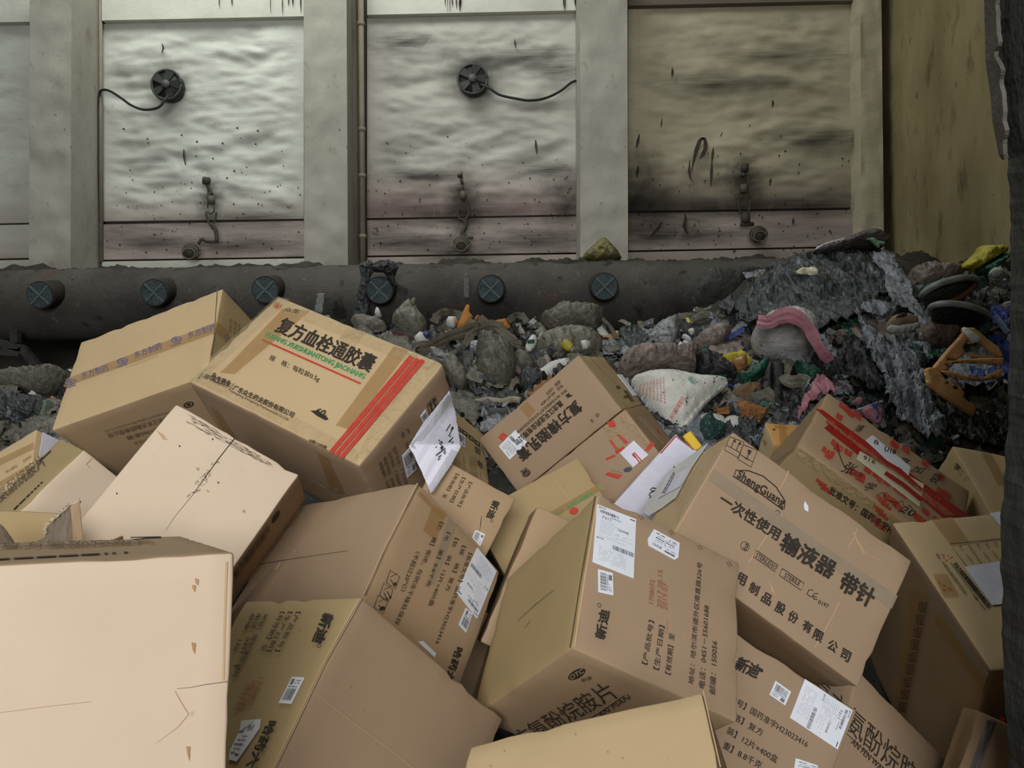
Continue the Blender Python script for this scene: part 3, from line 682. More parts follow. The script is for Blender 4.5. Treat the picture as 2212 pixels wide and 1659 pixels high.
# white folder box with red rim
c = Carton('Q', 'folder', 'flat white folder with a red rim and handwriting, wedged between brown boxes right of centre', {'*': PAPER, 'u0': PAPER}, 'folder', r=.002, dent=.0005, seed=18)
c.poly('w0', ZQ((870,545),(1100,282),(1112,296),(890,550)), INKR, 'red_rim'); c.poly('w0', ZQ((1100,282),(1380,488),(1370,500),(1104,300)), INKR, 'red_rim')
for p in (((820,1075),(760,1060),(722,1085),(760,1110),(805,1100)),((780,1110),(730,1130),(705,1165),(740,1190),(790,1160)),((750,1185),(712,1210))): c.line('w0', ZQ(*p), 2.4, INK, 'handwriting')
c.line('w0', ZQ((1085,735),(1050,800),(985,860)), 2.2, INK, 'handwriting')
c.finish()

# carton with the arched logo
c = Carton('R', 'cardboard_box', 'brown cardboard box with an arched logo and a grey tape band, right of centre', {'*': KRAFT2, 'u0': YEL, 'v1': SHADEC}, dent=.005, seed=19)
def col(face, txt, p0, p1, p2, m=None, **k): c.text(face, txt, ZR(p0), ZR(p1), ZR(p2), m, **k)
c.tape('w0', ZR((92,420),(1346,1288),(1305,1376),(56,496)), TAPEG, n=30)
col('w0', 'ShengGuang', (240,492), (556,698), (268,424), bold=.05)
c.line('w0', ZR((224,468),(400,580),(566,700)), 2.6, INK); c.line('w0', ZR((236,462),(242,430),(330,432),(430,470),(520,545),(580,640),(572,696)), 2.2, INK)
c.ellipse('w0', ZR((528,718)), (5,2), (-1,5), INK, 16, ring=.75)
col('w0', '一次性使用', (120,655), (520,914), (158,582), bold=.08); col('w0', '输液器', (530,962), (884,1176), (588,852), bold=.10); col('w0', '带针', (934,1236), (1150,1374), (992,1118), bold=.10)
for x0, q in ((0, ((205,200),(300,240),(262,345),(165,290))), (1, ((295,255),(390,295),(348,408),(256,352)))):
    c.frame('w0', ZR(*q), 1.4, INK); (a, b2, c2, d2) = q
    c.line('w0', ZR((d2[0]+14,d2[1]-32),(c2[0]+14,c2[1]-34)), 1.2, INK)
    if x0 == 0:
        for k in (0, 1): c.line('w0', ZR((232+k*36,222+k*18),(212+k*36,274+k*18)), 1.6, INK); c.poly('w0', ZR((226+k*36,234+k*18),(238+k*36,215+k*18),(246+k*36,240+k*18)), INK)
    else: c.poly('w0', ZR((325,288),(352,296),(342,322),(326,318)), INK); c.line('w0', ZR((335,318),(318,350)), 1.6, INK); c.line('w0', ZR((304,345),(332,358)), 1.6, INK)
c.ellipse('w0', ZR((307,948)), (9,5), (-4,9), INK, 26, ring=.88); col('w0', '2', (292,968), (318,984), (306,925)); c.line('w0', ZR((284,968),(330,930)), 1.2, INK)
c.frame('w0', ZR((385,975),(532,1080),(512,1122),(362,1020)), 1.6, INK); c.line('w0', ZR((488,1050),(466,1092)), 1.4, INK)
col('w0', 'STERILE', (374,1020), (464,1082), (388,990)); col('w0', 'EO', (478,1090), (512,1112), (490,1064))
c.frame('w0', ZR((562,1100),(710,1202),(690,1250),(540,1146)), 1.6, INK); col('w0', 'STERILE', (568,1158), (672,1222), (580,1128))
c.line('w0', ZR((772,1248),(742,1246),(730,1272),(745,1290),(765,1290)), 2, INK); c.line('w0', ZR((806,1272),(780,1270),(766,1292),(778,1310),(800,1312)), 2, INK); c.line('w0', ZR((774,1290),(796,1296)), 2, INK)
col('w0', '0197', (800,1340), (868,1376), (808,1312))
for ch, x, y in zip('用制品股份有限公司', (275,362,448,540,628,725,800,898,985), (1165,1232,1300,1365,1425,1490,1552,1622,1685)):
    col('w0', ch, (x-38,y+22), (x+20,y+58), (x-12,y-44), bold=.08)
for x0, y0, x1, y1 in ((605,430,540,560),(540,740,330,1060),(1070,830,1010,960),(950,1330,780,1640)): c.line('w0', ZR((x0,y0),((x0+x1)/2+5,(y0+y1)/2),(x1,y1)), 2, EDGE, 'crease')
c.poly('w0', ZR((715,640),(738,675),(738,715),(712,700),(706,665)), WHITE, 'white_smear'); c.line('w0', ZR((470,1190),(490,1240),(512,1290)), [1,3,1], EDGE, 'scuff_mark')
for i in range(9): c.line('w0', ZR((1040+i*9,850+i*14),(1046+i*9,885+i*16)), 1.6, EDGE, 'scuff_mark')
for i in range(9): c.line('w0', ZR((1120+i*13,985+i*8),(1126+i*13,989+i*8)), 2, EDGE, 'scuff_mark')
c.tape('u0', ZQ((1980,230),(1600,440),(1100,1240),(1120,1650)), CLEAR, n=14)
pp = ZQ((1590,408),(1360,765),(1250,980),(1110,1225),(900,1380),(715,1495),(638,1440),(760,1190),(985,850),(1250,660))
P = [c.hit('u0', x, y, .003+.002*abs(math.sin(i*2.3))) for i, (x, y) in enumerate(pp)]; nn = c.hit('u0', *pp[0], 1)-c.hit('u0', *pp[0], 0); k = len(P)
sh = mesh_obj('paper_sheet', P+[p-nn*.001 for p in P], [tuple(range(k)), tuple(range(2*k-1, k-1, -1))]+[(i, i+k, (i+1) % k+k, (i+1) % k) for i in range(k)], GREYP, c.root)
sh['label'] = 'greyish paper sheet under clear tape'
c.poly('u0', ZQ((1370,760),(1250,980),(1200,1060),(860,1240),(985,900),(1120,880)), PAPER, 'paper_note', .006)
for i in range(6): c.line('u0', ZQ((930+i*30,1165-i*55),(960+i*30,1120-i*55)), 1.6, INKF, 'handwriting', .0072); c.line('u0', ZQ((960+i*26,1165-i*48),(990+i*26,1120-i*48)), 1.2, INKF, 'handwriting', .0072)
c.finish()

# red taped carton
c = Carton('S', 'cardboard_box', 'long cardboard box wrapped in red tape with white labels, upper right of the pile', {'*': KRAFT, 'v0': OLIVE, 'u0': SHADEC}, r=.012, dent=.007, seed=20)
c.text('v0', '批准文号：国药准字H', ZR((876,578)), ZR((1300,862)), ZR((900,532)), INK, bold=.06)
c.tape('w0', ZS((215,455),(285,470),(1680,1480),(1440,1500)), REDT, n=30); c.tape('w0', ZS((300,640),(360,600),(900,980),(700,960)), REDT)
rg = random.Random(9); O0 = Vector(ZS((40,795))); Ou = Vector(ZS((1040,1520)))-O0; Ov = Vector(ZS((330,285)))-O0
for i in range(52):
    u = rg.uniform(.03, 1.22); v = rg.choice((.12, .3, .55, .72, .9))+rg.uniform(-.03, .03); a = O0+Ou*u+Ov*v
    if rg.random() < .5: a0 = a+Ou*.035; q = [a, a0, a0+Ov*.11, a+Ov*.11]
    else: a0 = a+Ou*.05; q = [a, a0, a0+Ov*.05, a+Ov*.05]
    if rg.random() < .85: c.text('w0', rg.choice(('包裹', '回收', '封口', '药品')), a, a0+Ou*.02, a+Ov*.09, INKR, part='red_tape_print', eps=.0036, bold=.08)
    else: c.poly('w0', [tuple(p) for p in q], INKR, 'red_tape_print', .0036)
for x, y in ((225,1150),(800,1300),(770,1400),(740,1500)):
    for k in range(3): c.text('v0', '回收包裹', ZS((x+k*22,y+k*36-10)), ZS((x+k*22+95,y+k*36+52)), ZS((x+k*22+14,y+k*36-38)), INKR, part='red_tape_print', bold=.08)
c.sticker('w0', ZS((690,765),(755,715),(1120,1020),(1090,1140)), 'plain', 'white_label', WHITE, .006)
c.sticker('w0', ZS((605,940),(640,865),(1250,1180),(1205,1398)), 'plain', 'cream_label', CREAM, .0045)
c.line('w0', ZS((640,850),(1000,1060),(1220,1250)), [9,12,8], REDT, 'red_tape_print', .0095); c.line('w0', ZS((870,1080),(1050,1200),(1220,1340)), 9, REDT, 'red_tape_print', .0095)
c.tape('w0', ZS((215,520),(300,560),(1540,1490),(1440,1490)), CLEAR, .010, 'clear_tape', 24)
c.text('w0', 'U18', ZS((860,870)), ZS((965,905)), ZS((872,830)), INK, part='handwriting', eps=.0098, bold=.08); c.text('w0', '白', ZS((765,800)), ZS((800,815)), ZS((772,760)), INK, part='handwriting', eps=.0098, bold=.08)
c.text('w0', '916', ZS((655,950)), ZS((770,1000)), ZS((668,915)), INK, part='handwriting', eps=.0098)
def hand(txt, x0, y0, x1, y1, h): c.text('w0', txt, ZS((x0,y0)), ZS((x1,y1)), ZS((x0+h*.55,y0-h*.83)), INK, part='handwriting', eps=.0052, shear=.2)
hand('薄', 565, 680, 650, 690, 80); hand('真', 975, 990, 1080, 1030, 95); hand('加', 1110, 1060, 1235, 1085, 70); hand('袋', 1290, 1150, 1370, 1195, 110); hand('学', 660, 1230, 760, 1260, 90); hand('20', 1010, 1440, 1140, 1500, 70); hand('张', 450, 1060, 560, 1110, 120); hand('文同', 560, 1080, 650, 1130, 50)
for p in (((420,800),(440,900),(480,1000),(530,1050)),((800,1290),(860,1260),(880,1330),(980,1360)),((960,1390),(1040,1340),(1060,1400),(1000,1450)),((1100,1380),(1140,1420),(1100,1480))): c.line('w0', ZS(*p), 1.5, INK, 'handwriting', .0052)
c.tape('u0', ZR((780,20),(690,250),(520,370),(470,330)), CLEAR)
c.tape('v0', ZR((690,270),(1380,770),(1330,800),(640,330)), CLEAR, n=16)
c.finish()

# right carton with red triangle logo
c = Carton('T', 'cardboard_box', 'straw-coloured cardboard box with red triangle logos and white paper, beside the dark jamb', {'*': YEL, 'v0': SHADEC, 'u1': SHADEC}, r=.010, dent=.007, seed=21)
def col(face, txt, p0, p1, p2, m=None, **k): c.text(face, txt, ZT(p0), ZT(p1), ZT(p2), m, **k)
c.tape('w0', ZT((760,430),(1080,400),(1340,770),(1050,800)), n=12)
col('w0', '天士力医药营销集团股份有限公司', (1088,1112), (1600,1760), (1142,1072), bold=.10)
col('w0', 'Tianjin Medicine Marketing Group Co., Ltd', (1040,1092), (1450,1650), (1064,1074)); col('w0', '地址：天津市北辰区普济河东道', (826,962), (1262,1562), (864,936))
col('w0', '邮编：300410', (1390,1590), (1560,1800), (1420,1565))
for q in (((915,942),(970,962),(960,980),(925,965)),((1000,960),(1030,965),(1025,985)),((1060,990),(1095,985),(1075,1010)),((940,990),(975,995),(965,1020)),((980,1040),(1015,1025),(1000,1060)),((1035,1000),(1060,1005),(1050,1025)),
          ((868,1352),(915,1382),(868,1390)),((930,1412),(985,1405),(990,1428),(945,1430)),((1000,1450),(1060,1455),(1098,1492),(1040,1492)),((945,1470),(985,1462),(1000,1500),(950,1500)),((868,1430),(905,1430),(900,1440))): c.poly('w0', ZT(*q), INKR)
c.tape('w0', ZT((790,1250),(1000,1240),(1190,1580),(960,1600)))
c.line('w0', ZT((1300,1132),(1050,800),(1830,718)), 1.5, INK)
for x, y in ((1210,840),(1470,815),(1600,805),(1730,790)): c.text('w0', '量', ZT((x-30,y+10)), ZT((x,y+40)), ZT((x-5,y-25)), INKF)
for x, y in ((1290,960),(1545,930),(1680,915)): c.text('w0', '中药饮片', ZT((x-15,y+10)), ZT((x+80,y+130)), ZT((x+15,y-5)), INKF)
c.text('w0', '规格包装产品批号', ZT((1310,830)), ZT((1500,1110)), ZT((1340,815)), INKF)
c.sticker('w0', ZT((1265,1150),(1850,1062),(1900,1700),(1680,1720)), 'plain', 'white_paper_sheet', PAPER, .004)
c.sticker('w0', ZT((1640,350),(1860,312),(1860,560),(1800,530)), 'plain', 'white_label', PAPER, .004)
c.tape('v0', ZU((1350,60),(1440,240),(1980,1010),(1940,1100)), TAPEG, n=16); c.tape('v0', ZU((1440,420),(1560,480),(1400,1330),(1330,1240)), n=12)
for i in range(9): c.text('v0', '药品专用', ZU((1500-i*17,520+i*85)), ZU((1492-i*17,590+i*85)), ZU((1560-i*17,530+i*85)), INK, part='printed_tape_lettering', eps=.004)
c.tape('v0', ZU((1590,640),(1640,610),(1960,1060),(1930,1130)))
c.finish()

# lower right cartons
c = Carton('U', 'cardboard_box', 'brown cardboard box with lettering and two large white stickers, in the shadow at lower right', {'*': KRAFT2, 'u0': SHADEC}, seed=22)
def col(face, txt, p0, p1, p2, m=None, **k): c.text(face, txt, ZU(p0), ZU(p1), ZU(p2), m, **k)
col('w0', '新迪', (226,980), (380,1048), (268,896), bold=.10); c.ellipse('w0', ZU((418,992)), (4,2), (-1,4), INK, 16)
col('w0', '【批准文号】国药准字H23023416', (88,1135), (722,1522), (108,1090)); col('w0', '【规    格】复方', (92,1250), (416,1444), (112,1205))
col('w0', '【包    装】12片×400盒', (52,1345), (516,1628), (72,1298)); col('w0', '【毛    重】8.8千克', (20,1450), (408,1668), (40,1402))
c.sticker('w0', ZU((512,1062),(618,1138),(578,1232),(470,1158)), 'barcode', seed=23)
c.sticker('w0', ZU((1038,1265),(935,1532),(610,1315),(712,1050)), 'shipping', 'shipping_sticker', seed=24)
c.sticker('w0', ZU((650,1590),(800,1640),(795,1720),(630,1710)), 'address', 'address_sticker', seed=25)
c.finish()
c = Carton('V', 'cardboard_box', 'shadowed cardboard box with large outlined lettering, behind the two-sticker box at lower right', KRAFT2, seed=23)
col('w0', '复方氨酚烷胺片', (735,1165), (1560,1920), (785,1000), bold=-.004); c.line('w0', ZU((1000,1425),(1260,1668)), 1.5, INK); col('w0', 'AN FEN WAN AN PIAN', (1022,1490), (1400,1850), (1042,1455))
c.finish()
c = Carton('W', 'cardboard_box', 'tan cardboard box with a tape strip, furthest right beside the jamb', {'*': YEL, 'u0': OLIVE}, seed=24)
c.tape('w0', ZS((1790,870),(1890,880),(2060,1180),(1960,1190)))
c.text('u0', '学 ：：', ZS((1540,1010)), ZS((1650,1140)), ZS((1580,970)), INK, bold=.05)
c.finish()
c = Carton('X', 'cardboard_box', 'small orange cardboard box half hidden behind the red-taped box', {'*': ORG, 'u0': YEL}, seed=25)
c.tape('w0', ZX((1690,1385),(1740,1388),(1790,1580),(1700,1590))); c.text('w0', '药品', ZX((1650,1440)), ZX((1780,1450)), ZX((1650,1415)), INKO); c.ellipse('w0', ZX((1645,1452)), (3,0), (0,2), INK, 12)
c.text('u0', '禁翻', ZX((1535,1570)), ZX((1570,1610)), ZX((1550,1530)), INKO)
c.finish()
c = Carton('AA', 'cardboard_box', 'dark taped cardboard box in the lower right corner under the triangle-logo box', SHADEC, seed=26)
c.tape('w0', ZU((1960,1330),(2020,1350),(1900,1700),(1830,1690)), mat('dark_tape', srgb(70,58,44), .4)); c.poly('w0', ZU((2050,1300),(2085,1320),(2075,1350),(2040,1330)), INKR)
c.finish()

# ------------------------------------------------------------------ the setting: pit walls, floor, jamb
def structure(o): o['kind'] = 'structure'; return o
PLAS = srgb(188,184,164)
def plaster(name, c, c2, grime, hi=.70, low=None):
    return mat(name, c, .8, c2, .9, .35, 5, .3, stretch=(1,1,2.2), thr=(.38,.68), low=low,
               specks=[(2.6, .54, .78, tuple(x*.66 for x in c)), (26, .70, .73, tuple(x*.42 for x in c)), (55, .73, .76, tuple(x*.35 for x in c)), (7, .68, .78, grime)])
WP1 = plaster('pale_wall_plaster', srgb(194,196,186), srgb(174,174,165), srgb(140,139,131), low=(srgb(166,158,149), .4, .2, .6))
WP2 = plaster('grey_wall_plaster', srgb(184,182,172), srgb(158,156,146), srgb(118,114,102), low=(srgb(140,122,116), .5, .30, .95))
WP3 = plaster('olive_wall_plaster', srgb(186,178,154), srgb(162,154,130), srgb(120,113,94), low=(srgb(104,94,84), .5, .28, .85))
WPK = mat('sooty_pink_plaster', srgb(172,160,152), .8, srgb(132,121,116), 1.6, .3, 9, .3, stretch=(.5,1,3), thr=(.36,.64),
          specks=[(3, .56, .74, srgb(112,100,96)), (22, .68, .72, srgb(70,62,56)), (48, .72, .75, srgb(60,52,46))])
STRK = mat('streaked_plaster', srgb(196,196,184), .8, srgb(180,180,168), 2, .2, 30, .3,
           specks=[(1.0, .5, .7, srgb(176,176,166))])
SIDE = mat('brown_side_plaster', srgb(150,138,102), .85, srgb(118,107,76), 1.1, .5, 7, .2, stretch=(1,1,.35),
           specks=[(5, .58, .74, srgb(84,74,50)), (20, .67, .72, srgb(66,58,38)), (12, .70, .80, srgb(150,140,108))])
CONC = mat('column_concrete', srgb(163,160,149), .85, srgb(144,140,129), 1.6, .3, 10, .25, stretch=(1,1,.7),
           specks=[(6, .60, .76, srgb(126,120,102)), (24, .69, .73, srgb(84,78,66)), (16, .72, .80, srgb(182,176,160))])
GROUT = mat('dark_joint', srgb(74,70,60), .9)
JAMB = mat('dark_jamb_rubber', srgb(52,52,48), .85, srgb(36,38,36), 7, .6, 40, .25, stretch=(1,1,.4),
           specks=[(9, .62, .72, srgb(78,72,66)), (40, .70, .74, srgb(110,104,98))])
JEDGE = mat('scraped_jamb_edge', srgb(102,98,92), .85, srgb(78,74,69), 12, .6, 50, .25)
def slab(name, q, Y, Y2, m, disp=0.0, nx=2, ny=2, seed=0, sx=1.0, sz=1.0, parent=None):
    "wall piece whose front face has the four corners q (TL, TR, BR, BL) at distance Y, reaching back to Y2"
    P = [at(x, y, Y) for x, y in q]; v = []; f = []; off = Vector((seed*11.3, 0, seed*5.7))
    for j in range(ny+1):
        for i in range(nx+1):
            a, b = i/nx, j/ny; p = P[0].lerp(P[1], a).lerp(P[3].lerp(P[2], a), b)
            if disp:
                e = min(1, min(a, 1-a, b, 1-b)*8)
                qn = Vector((p.x*sx, 0, p.z*sz))+off
                p = p+Vector((0, -disp*e*(noise.noise(qn*1.7)*.7+noise.noise(qn*4.3)*.6+noise.noise(qn*10)*.26), 0))
            v.append(p)
    w = nx+1
    for j in range(ny):
        for i in range(nx): f.append((j*w+i, (j+1)*w+i, (j+1)*w+i+1, j*w+i+1))
    rim = [i for i in range(w)]+[j*w+nx for j in range(1, ny+1)]+[ny*w+i for i in range(nx-1, -1, -1)]+[j*w for j in range(ny-1, 0, -1)]
    k = len(rim); nf = len(f); r0 = len(v); v += [v[i].copy() for i in rim]; n0 = len(v); v += [Vector((v[i].x, Y2, v[i].z)) for i in rim]
    for i in range(k): f.append((r0+i, r0+(i+1) % k, n0+(i+1) % k, n0+i))
    f.append(tuple(range(n0, n0+k)))
    o = mesh_obj(name, v, f, m, parent, False)
    for p in o.data.polygons[:nf]: p.use_smooth = True
    return o
def trim(n, *a, **k): return structure(slab('trim_%d' % n, *a, **k))
mb = MB(); mb.hexa([(-9,9.06,0),(6,9.06,0),(6,9.06,8.6),(-9,9.06,8.6)], [(-9,9.4,0),(6,9.4,0),(6,9.4,8.6),(-9,9.4,8.6)])
structure(mb.build('wall_back', GROUT))
n = 0
bays = [(-90, 64, 57, 55, 484, 481, 488, 485, 560, 557, WP1, WP1, 1), (220, 656, 52, 43, 478, 472, 485, 477, 561, 554, WP1, WPK, 2),
        (793, 1251, 40, 30, 471, 463, 476, 467, 552, 545, WP2, WPK, 3), (1357, 1843, 20, 9, 456, 448, 461, 453, 541, 531, WP3, WPK, 4)]
for (x0, x1, a0, a1, b0, b1, c0, c1, d0, d1, m1, m2, sd) in bays:
    amp = .075 if sd > 1 else .02
    xb = x1+8 if sd == 4 else x1
    n += 1; trim(n, [(x0,-90),(x1,-98),(x1,a1-8),(x0,a0-8)], 8.9, 9.06, STRK if sd < 4 else WP3, .012, 20, 8, sd)
    n += 1; trim(n, [(x0,a0),(x1,a1),(xb,b1),(x0,b0)], 8.99, 9.06, m1, amp, 90, 90, sd, .55, 1.5)
    n += 1; trim(n, [(x0,c0),(xb,c1),(xb+3,d1),(x0+1,d0)], 8.95, 9.06, m2, .015, 50, 16, sd+9, .5, 2)
    n += 1; trim(n, [(x0,d0+4),(xb+3,d1+4),(xb+3,d1+70),(x0,d0+70)], 8.93, 9.06, WP1 if sd < 3 else WP2, .01, 20, 8, sd+5)
for (x0, x1, x0b, x1b, Y, m) in ((65,155,62,152,8.385,CONC),(656,748,657,752,8.385,CONC),(1253,1355,1254,1357,8.385,CONC),(1858,1903,1862,1911,8.72,WP3)):
    n += 1; trim(n, [(x0,-95),(x1,-97),(x1b,650),(x0b,650)], Y, 9.06, m, .03, 8, 70, n, 1.2, 1.2)
# dark splashes on the right-hand bay
SPL = mat('dark_splash', srgb(70,62,50), .7, srgb(52,46,38), 30)
mb = MB()
def splat(pts, Y=8.925):
    "long drips on the plaster"
    v = []; f = []
    for i, (x, y, w) in enumerate(pts):
        v += [at(x-w/2, y, Y), at(x+w/2, y, Y)]
        if i: f.append((2*i-2, 2*i-1, 2*i+1, 2*i))
    mb.add(v, f)
rg = random.Random(4)
splat([(1494,372,1),(1498,350,5),(1504,325,9),(1512,303,9),(1519,297,10),(1524,305,7),(1524,320,9),(1518,335,10),(1512,342,2)])
splat([(1541,318,1),(1540,330,6),(1538,350,3),(1537,375,7),(1536,400,2)]); splat([(1490,345,1),(1489,370,6),(1492,385,3),(1500,395,1)])
splat([(1381,290,2),(1378,305,6),(1375,318,2)]); splat([(1379,358,2),(1377,370,6),(1376,382,2)]); splat([(1452,145,1),(1453,155,6),(1452,166,2)]); splat([(1430,255,1),(1429,266,3),(1428,275,1)])
splat([(1669,215,1),(1670,222,6),(1669,230,2)]); splat([(1665,385,2),(1664,392,5),(1663,400,2)]); splat([(1713,470,1),(1714,478,6),(1712,486,1)]); splat([(1480,460,1),(1481,475,7),(1478,490,8),(1486,505,3)])
splat([(1430,480,4),(1420,495,8),(1405,512,4)]); splat([(1157,302,2),(1158,315,6),(1160,332,2)]); splat([(1112,85,1),(1113,93,5),(1114,104,1)]); splat([(397,322,2),(397,338,5),(401,357,2)]); splat([(350,93,1),(353,104,5),(349,115,1)])
for i in range(420):
    x = rg.uniform(230, 1835); 
    if 650 < x < 795 or 1250 < x < 1358: continue
    y = 250+300*rg.random()**.6; r = rg.uniform(.7, 2.6); 
    mb.add([at(x+r*math.cos(k*1.05)*rg.uniform(.7,1.2), y+r*math.sin(k*1.05), 8.92) for k in range(6)], [tuple(range(6))])
for i in range(26):
    x = rg.choice((rg.uniform(380,655), rg.uniform(960,1000), rg.uniform(1210,1250), rg.uniform(590,650))); y = -8; L = rg.uniform(16, 40); splat([(x,y,1.5),(x,y+L*.5,rg.uniform(1,4)),(x+.5,y+L,.6)], 8.885)
tag(structure(mb.build('wall_splashes', SPL)))
# soot smudges with ragged outlines
SOOT = mat('wall_soot', srgb(52,50,46), .9, srgb(40,38,35), 8)
_n = SOOT.node_tree; _tc = _n.nodes.new('ShaderNodeTexCoord'); _g = _n.nodes.new('ShaderNodeTexGradient'); _g.gradient_type = 'SPHERICAL'; _no = _n.nodes.new('ShaderNodeTexNoise'); _no.inputs['Scale'].default_value = 3.2; _no.inputs['Detail'].default_value = 6
_mp = _n.nodes.new('ShaderNodeMapping'); _mp.inputs['Scale'].default_value = (1, 1, 2.2); _n.links.new(_tc.outputs['Object'], _g.inputs[0]); _n.links.new(_tc.outputs['Object'], _mp.inputs[0]); _n.links.new(_mp.outputs[0], _no.inputs[0])
_m = _n.nodes.new('ShaderNodeMath'); _m.operation = 'MULTIPLY'; _r = _n.nodes.new('ShaderNodeValToRGB'); _r.color_ramp.elements[0].position = .12; _r.color_ramp.elements[1].position = .62; _r.color_ramp.elements[1].color = (.8,.8,.8,1)
_n.links.new(_g.outputs[1], _m.inputs[0]); _n.links.new(_no.outputs[0], _m.inputs[1]); _n.links.new(_m.outputs[0], _r.inputs[0]); _n.links.new(_r.outputs[0], _n.nodes['Principled BSDF'].inputs['Alpha'])
def soot(px, py, rx, rz, Y=8.90):
    c = at(px, py, Y); me = bpy.data.meshes.new('wall_soot'); k = 24
    me.from_pydata([(math.cos(t), 0, math.sin(t)) for t in [2*math.pi*i/k for i in range(k)]], [], [tuple(range(k))]); me.materials.append(SOOT)
    o = bpy.data.objects.new('wall_soot', me); COL.objects.link(o); o.location = c; o.scale = (rx, 1, rz); structure(o)
for q in ((359,172,.42,.40),(1018,140,.62,.50),(1021,168,.40,.40),(452,420,.26,.42),(997,405,.34,.45),(1000,470,.35,.5),(1607,375,.34,.38),(1607,410,.36,.45),(990,540,.9,.25),(870,522,.9,.18),(1160,520,1.0,.2),(1010,455,1.9,.22),(430,475,1.6,.10),(560,468,1.1,.1),(330,525,1.0,.14),(520,530,1.1,.14),(1440,450,1.0,.3),(1600,445,1.6,.16),(1760,440,1.0,.2),(1450,505,1.2,.22),(1780,300,1.2,.25),(1560,180,1.4,.2),(1150,120,.9,.2),(880,90,.8,.2),(1200,150,.5,.18),(1190,365,.8,.14),(900,380,.8,.14),(1700,120,1.2,.14),(1380,420,.6,.9),(1230,440,.5,.6)): soot(*q)
# side wall, floor
mb = MB(); v = []; f = []
NY, NZ = 50, 60
for j in range(NZ+1):
    for i in range(NY+1):
        y = 9.05-6.3*i/NY; z = 8.4*j/NZ; q = Vector((y*1.2, z*.9, 3.3)); v.append(Vector((4.27-.05*noise.noise(q)-.03*noise.noise(q*3.1), y, z)))
for j in range(NZ):
    for i in range(NY): f.append((j*(NY+1)+i, j*(NY+1)+i+1, (j+1)*(NY+1)+i+1, (j+1)*(NY+1)+i))
mb.add(v, f); mb.hexa([(4.34,9.06,0),(4.34,2.75,0),(4.34,2.75,8.4),(4.34,9.06,8.4)], [(4.7,9.06,0),(4.7,2.75,0),(4.7,2.75,8.4),(4.7,9.06,8.4)])
structure(mb.build('wall_right', SIDE, None, True))
mb = MB(); mb.hexa([(-9,-1,0),(6,-1,0),(6,9.4,0),(-9,9.4,0)], [(-9,-1,-.2),(6,-1,-.2),(6,9.4,-.2),(-9,9.4,-.2)])
mb.hexa([(-9,-5,ZC-1.75),(9,-5,ZC-1.75),(9,.50,ZC-1.75),(-9,.50,ZC-1.75)], [(-9,-5,-.2),(9,-5,-.2),(9,.50,-.2),(-9,.50,-.2)])  # unseen platform slab, added to block light from below and behind
structure(mb.build('floor', mat('pit_floor', srgb(70,66,60), .9)))
mb = MB(); mb.hexa([(1.55,1.44,0),(7,1.44,0),(7,1.44,7),(1.55,1.44,7)], [(1.55,1.62,0),(7,1.62,0),(7,1.62,7),(1.55,1.62,7)])  # unseen walls right of the eye, added to darken the lower right
mb.hexa([(1.35,-5,0),(1.6,-5,0),(1.6,-5,7),(1.35,-5,7)], [(1.35,1.44,0),(1.6,1.44,0),(1.6,1.44,7),(1.35,1.44,7)])
structure(mb.build('wall_light_blocker', mat('wall_blocker_grey', srgb(96,92,84), .9)))
mb = MB(); mb.hexa([(-9,-5,6.2),(7,-5,6.2),(7,3.4,6.2),(-9,3.4,6.2)], [(-9,-5,6.4),(7,-5,6.4),(7,3.4,6.4),(-9,3.4,6.4)])  # unseen roof slab, added to cut the light from above
structure(mb.build('ceiling_light_blocker', mat('ceiling_blocker_grey', srgb(120,116,106), .9)))
# dark jamb of the opening at right
prof = [(-60,2134),(0,2137),(130,2140),(200,2150),(260,2155),(330,2168),(346,2178),(400,2180),(500,2182),(600,2184),(750,2180),(900,2178),(960,2172),(1020,2172),(1060,2166),(1120,2160),(1180,2163),(1300,2164),(1400,2166),(1500,2170),(1600,2178),(1760,2184)]
def px_edge(y):
    for (y0, x0), (y1, x1) in zip(prof, prof[1:]):
        if y0 <= y <= y1: return x0+(x1-x0)*(y-y0)/(y1-y0)
    return prof[-1][1]
v = []; f = []; YS = (1.62, 1.56, 1.50, 1.44); rows = list(range(-60, 1761, 14))
for y in rows:
    for k, Y in enumerate(YS):
        p = at(px_edge(y)+3*noise.noise(Vector((y*.05, k, 0))), y, 1.62); v.append(Vector((p.x+.004*k*k+.006*noise.noise(Vector((y*.02, k*.7, 4))), Y, p.z)))
    p = at(px_edge(y), y, 1.62); v.append(Vector((1.6, 1.44, p.z))); v.append(Vector((1.6, 1.62, p.z)))
for j in range(len(rows)-1):
    for k in range(6): f.append((j*6+k, j*6+(k+1) % 6, (j+1)*6+(k+1) % 6, (j+1)*6+k))
f.append(tuple(range(6))); f.append(tuple(range((len(rows)-1)*6, len(rows)*6)))
jm = mesh_obj('wall_front', v, f, JAMB, None, False); fix_normals(jm); structure(jm)
v = []; f = []; ys = list(range(-60, 350, 10))
for y in ys:
    w = (26 if y < 250 else 26-(y-250)*.2)*(1+.4*noise.noise(Vector((y*.03, 8, 0))))
    for e in (0, max(3, w)): p = at(px_edge(y)-2+e, y, 1.615-.0022*e); v.append(p); 
for j in range(len(ys)-1): f.append((2*j, 2*j+1, 2*j+3, 2*j+2))
je = mesh_obj('trim_60', v, f, JEDGE); je['kind'] = 'structure'
so = je.modifiers.new('thick', 'SOLIDIFY'); so.thickness = .008

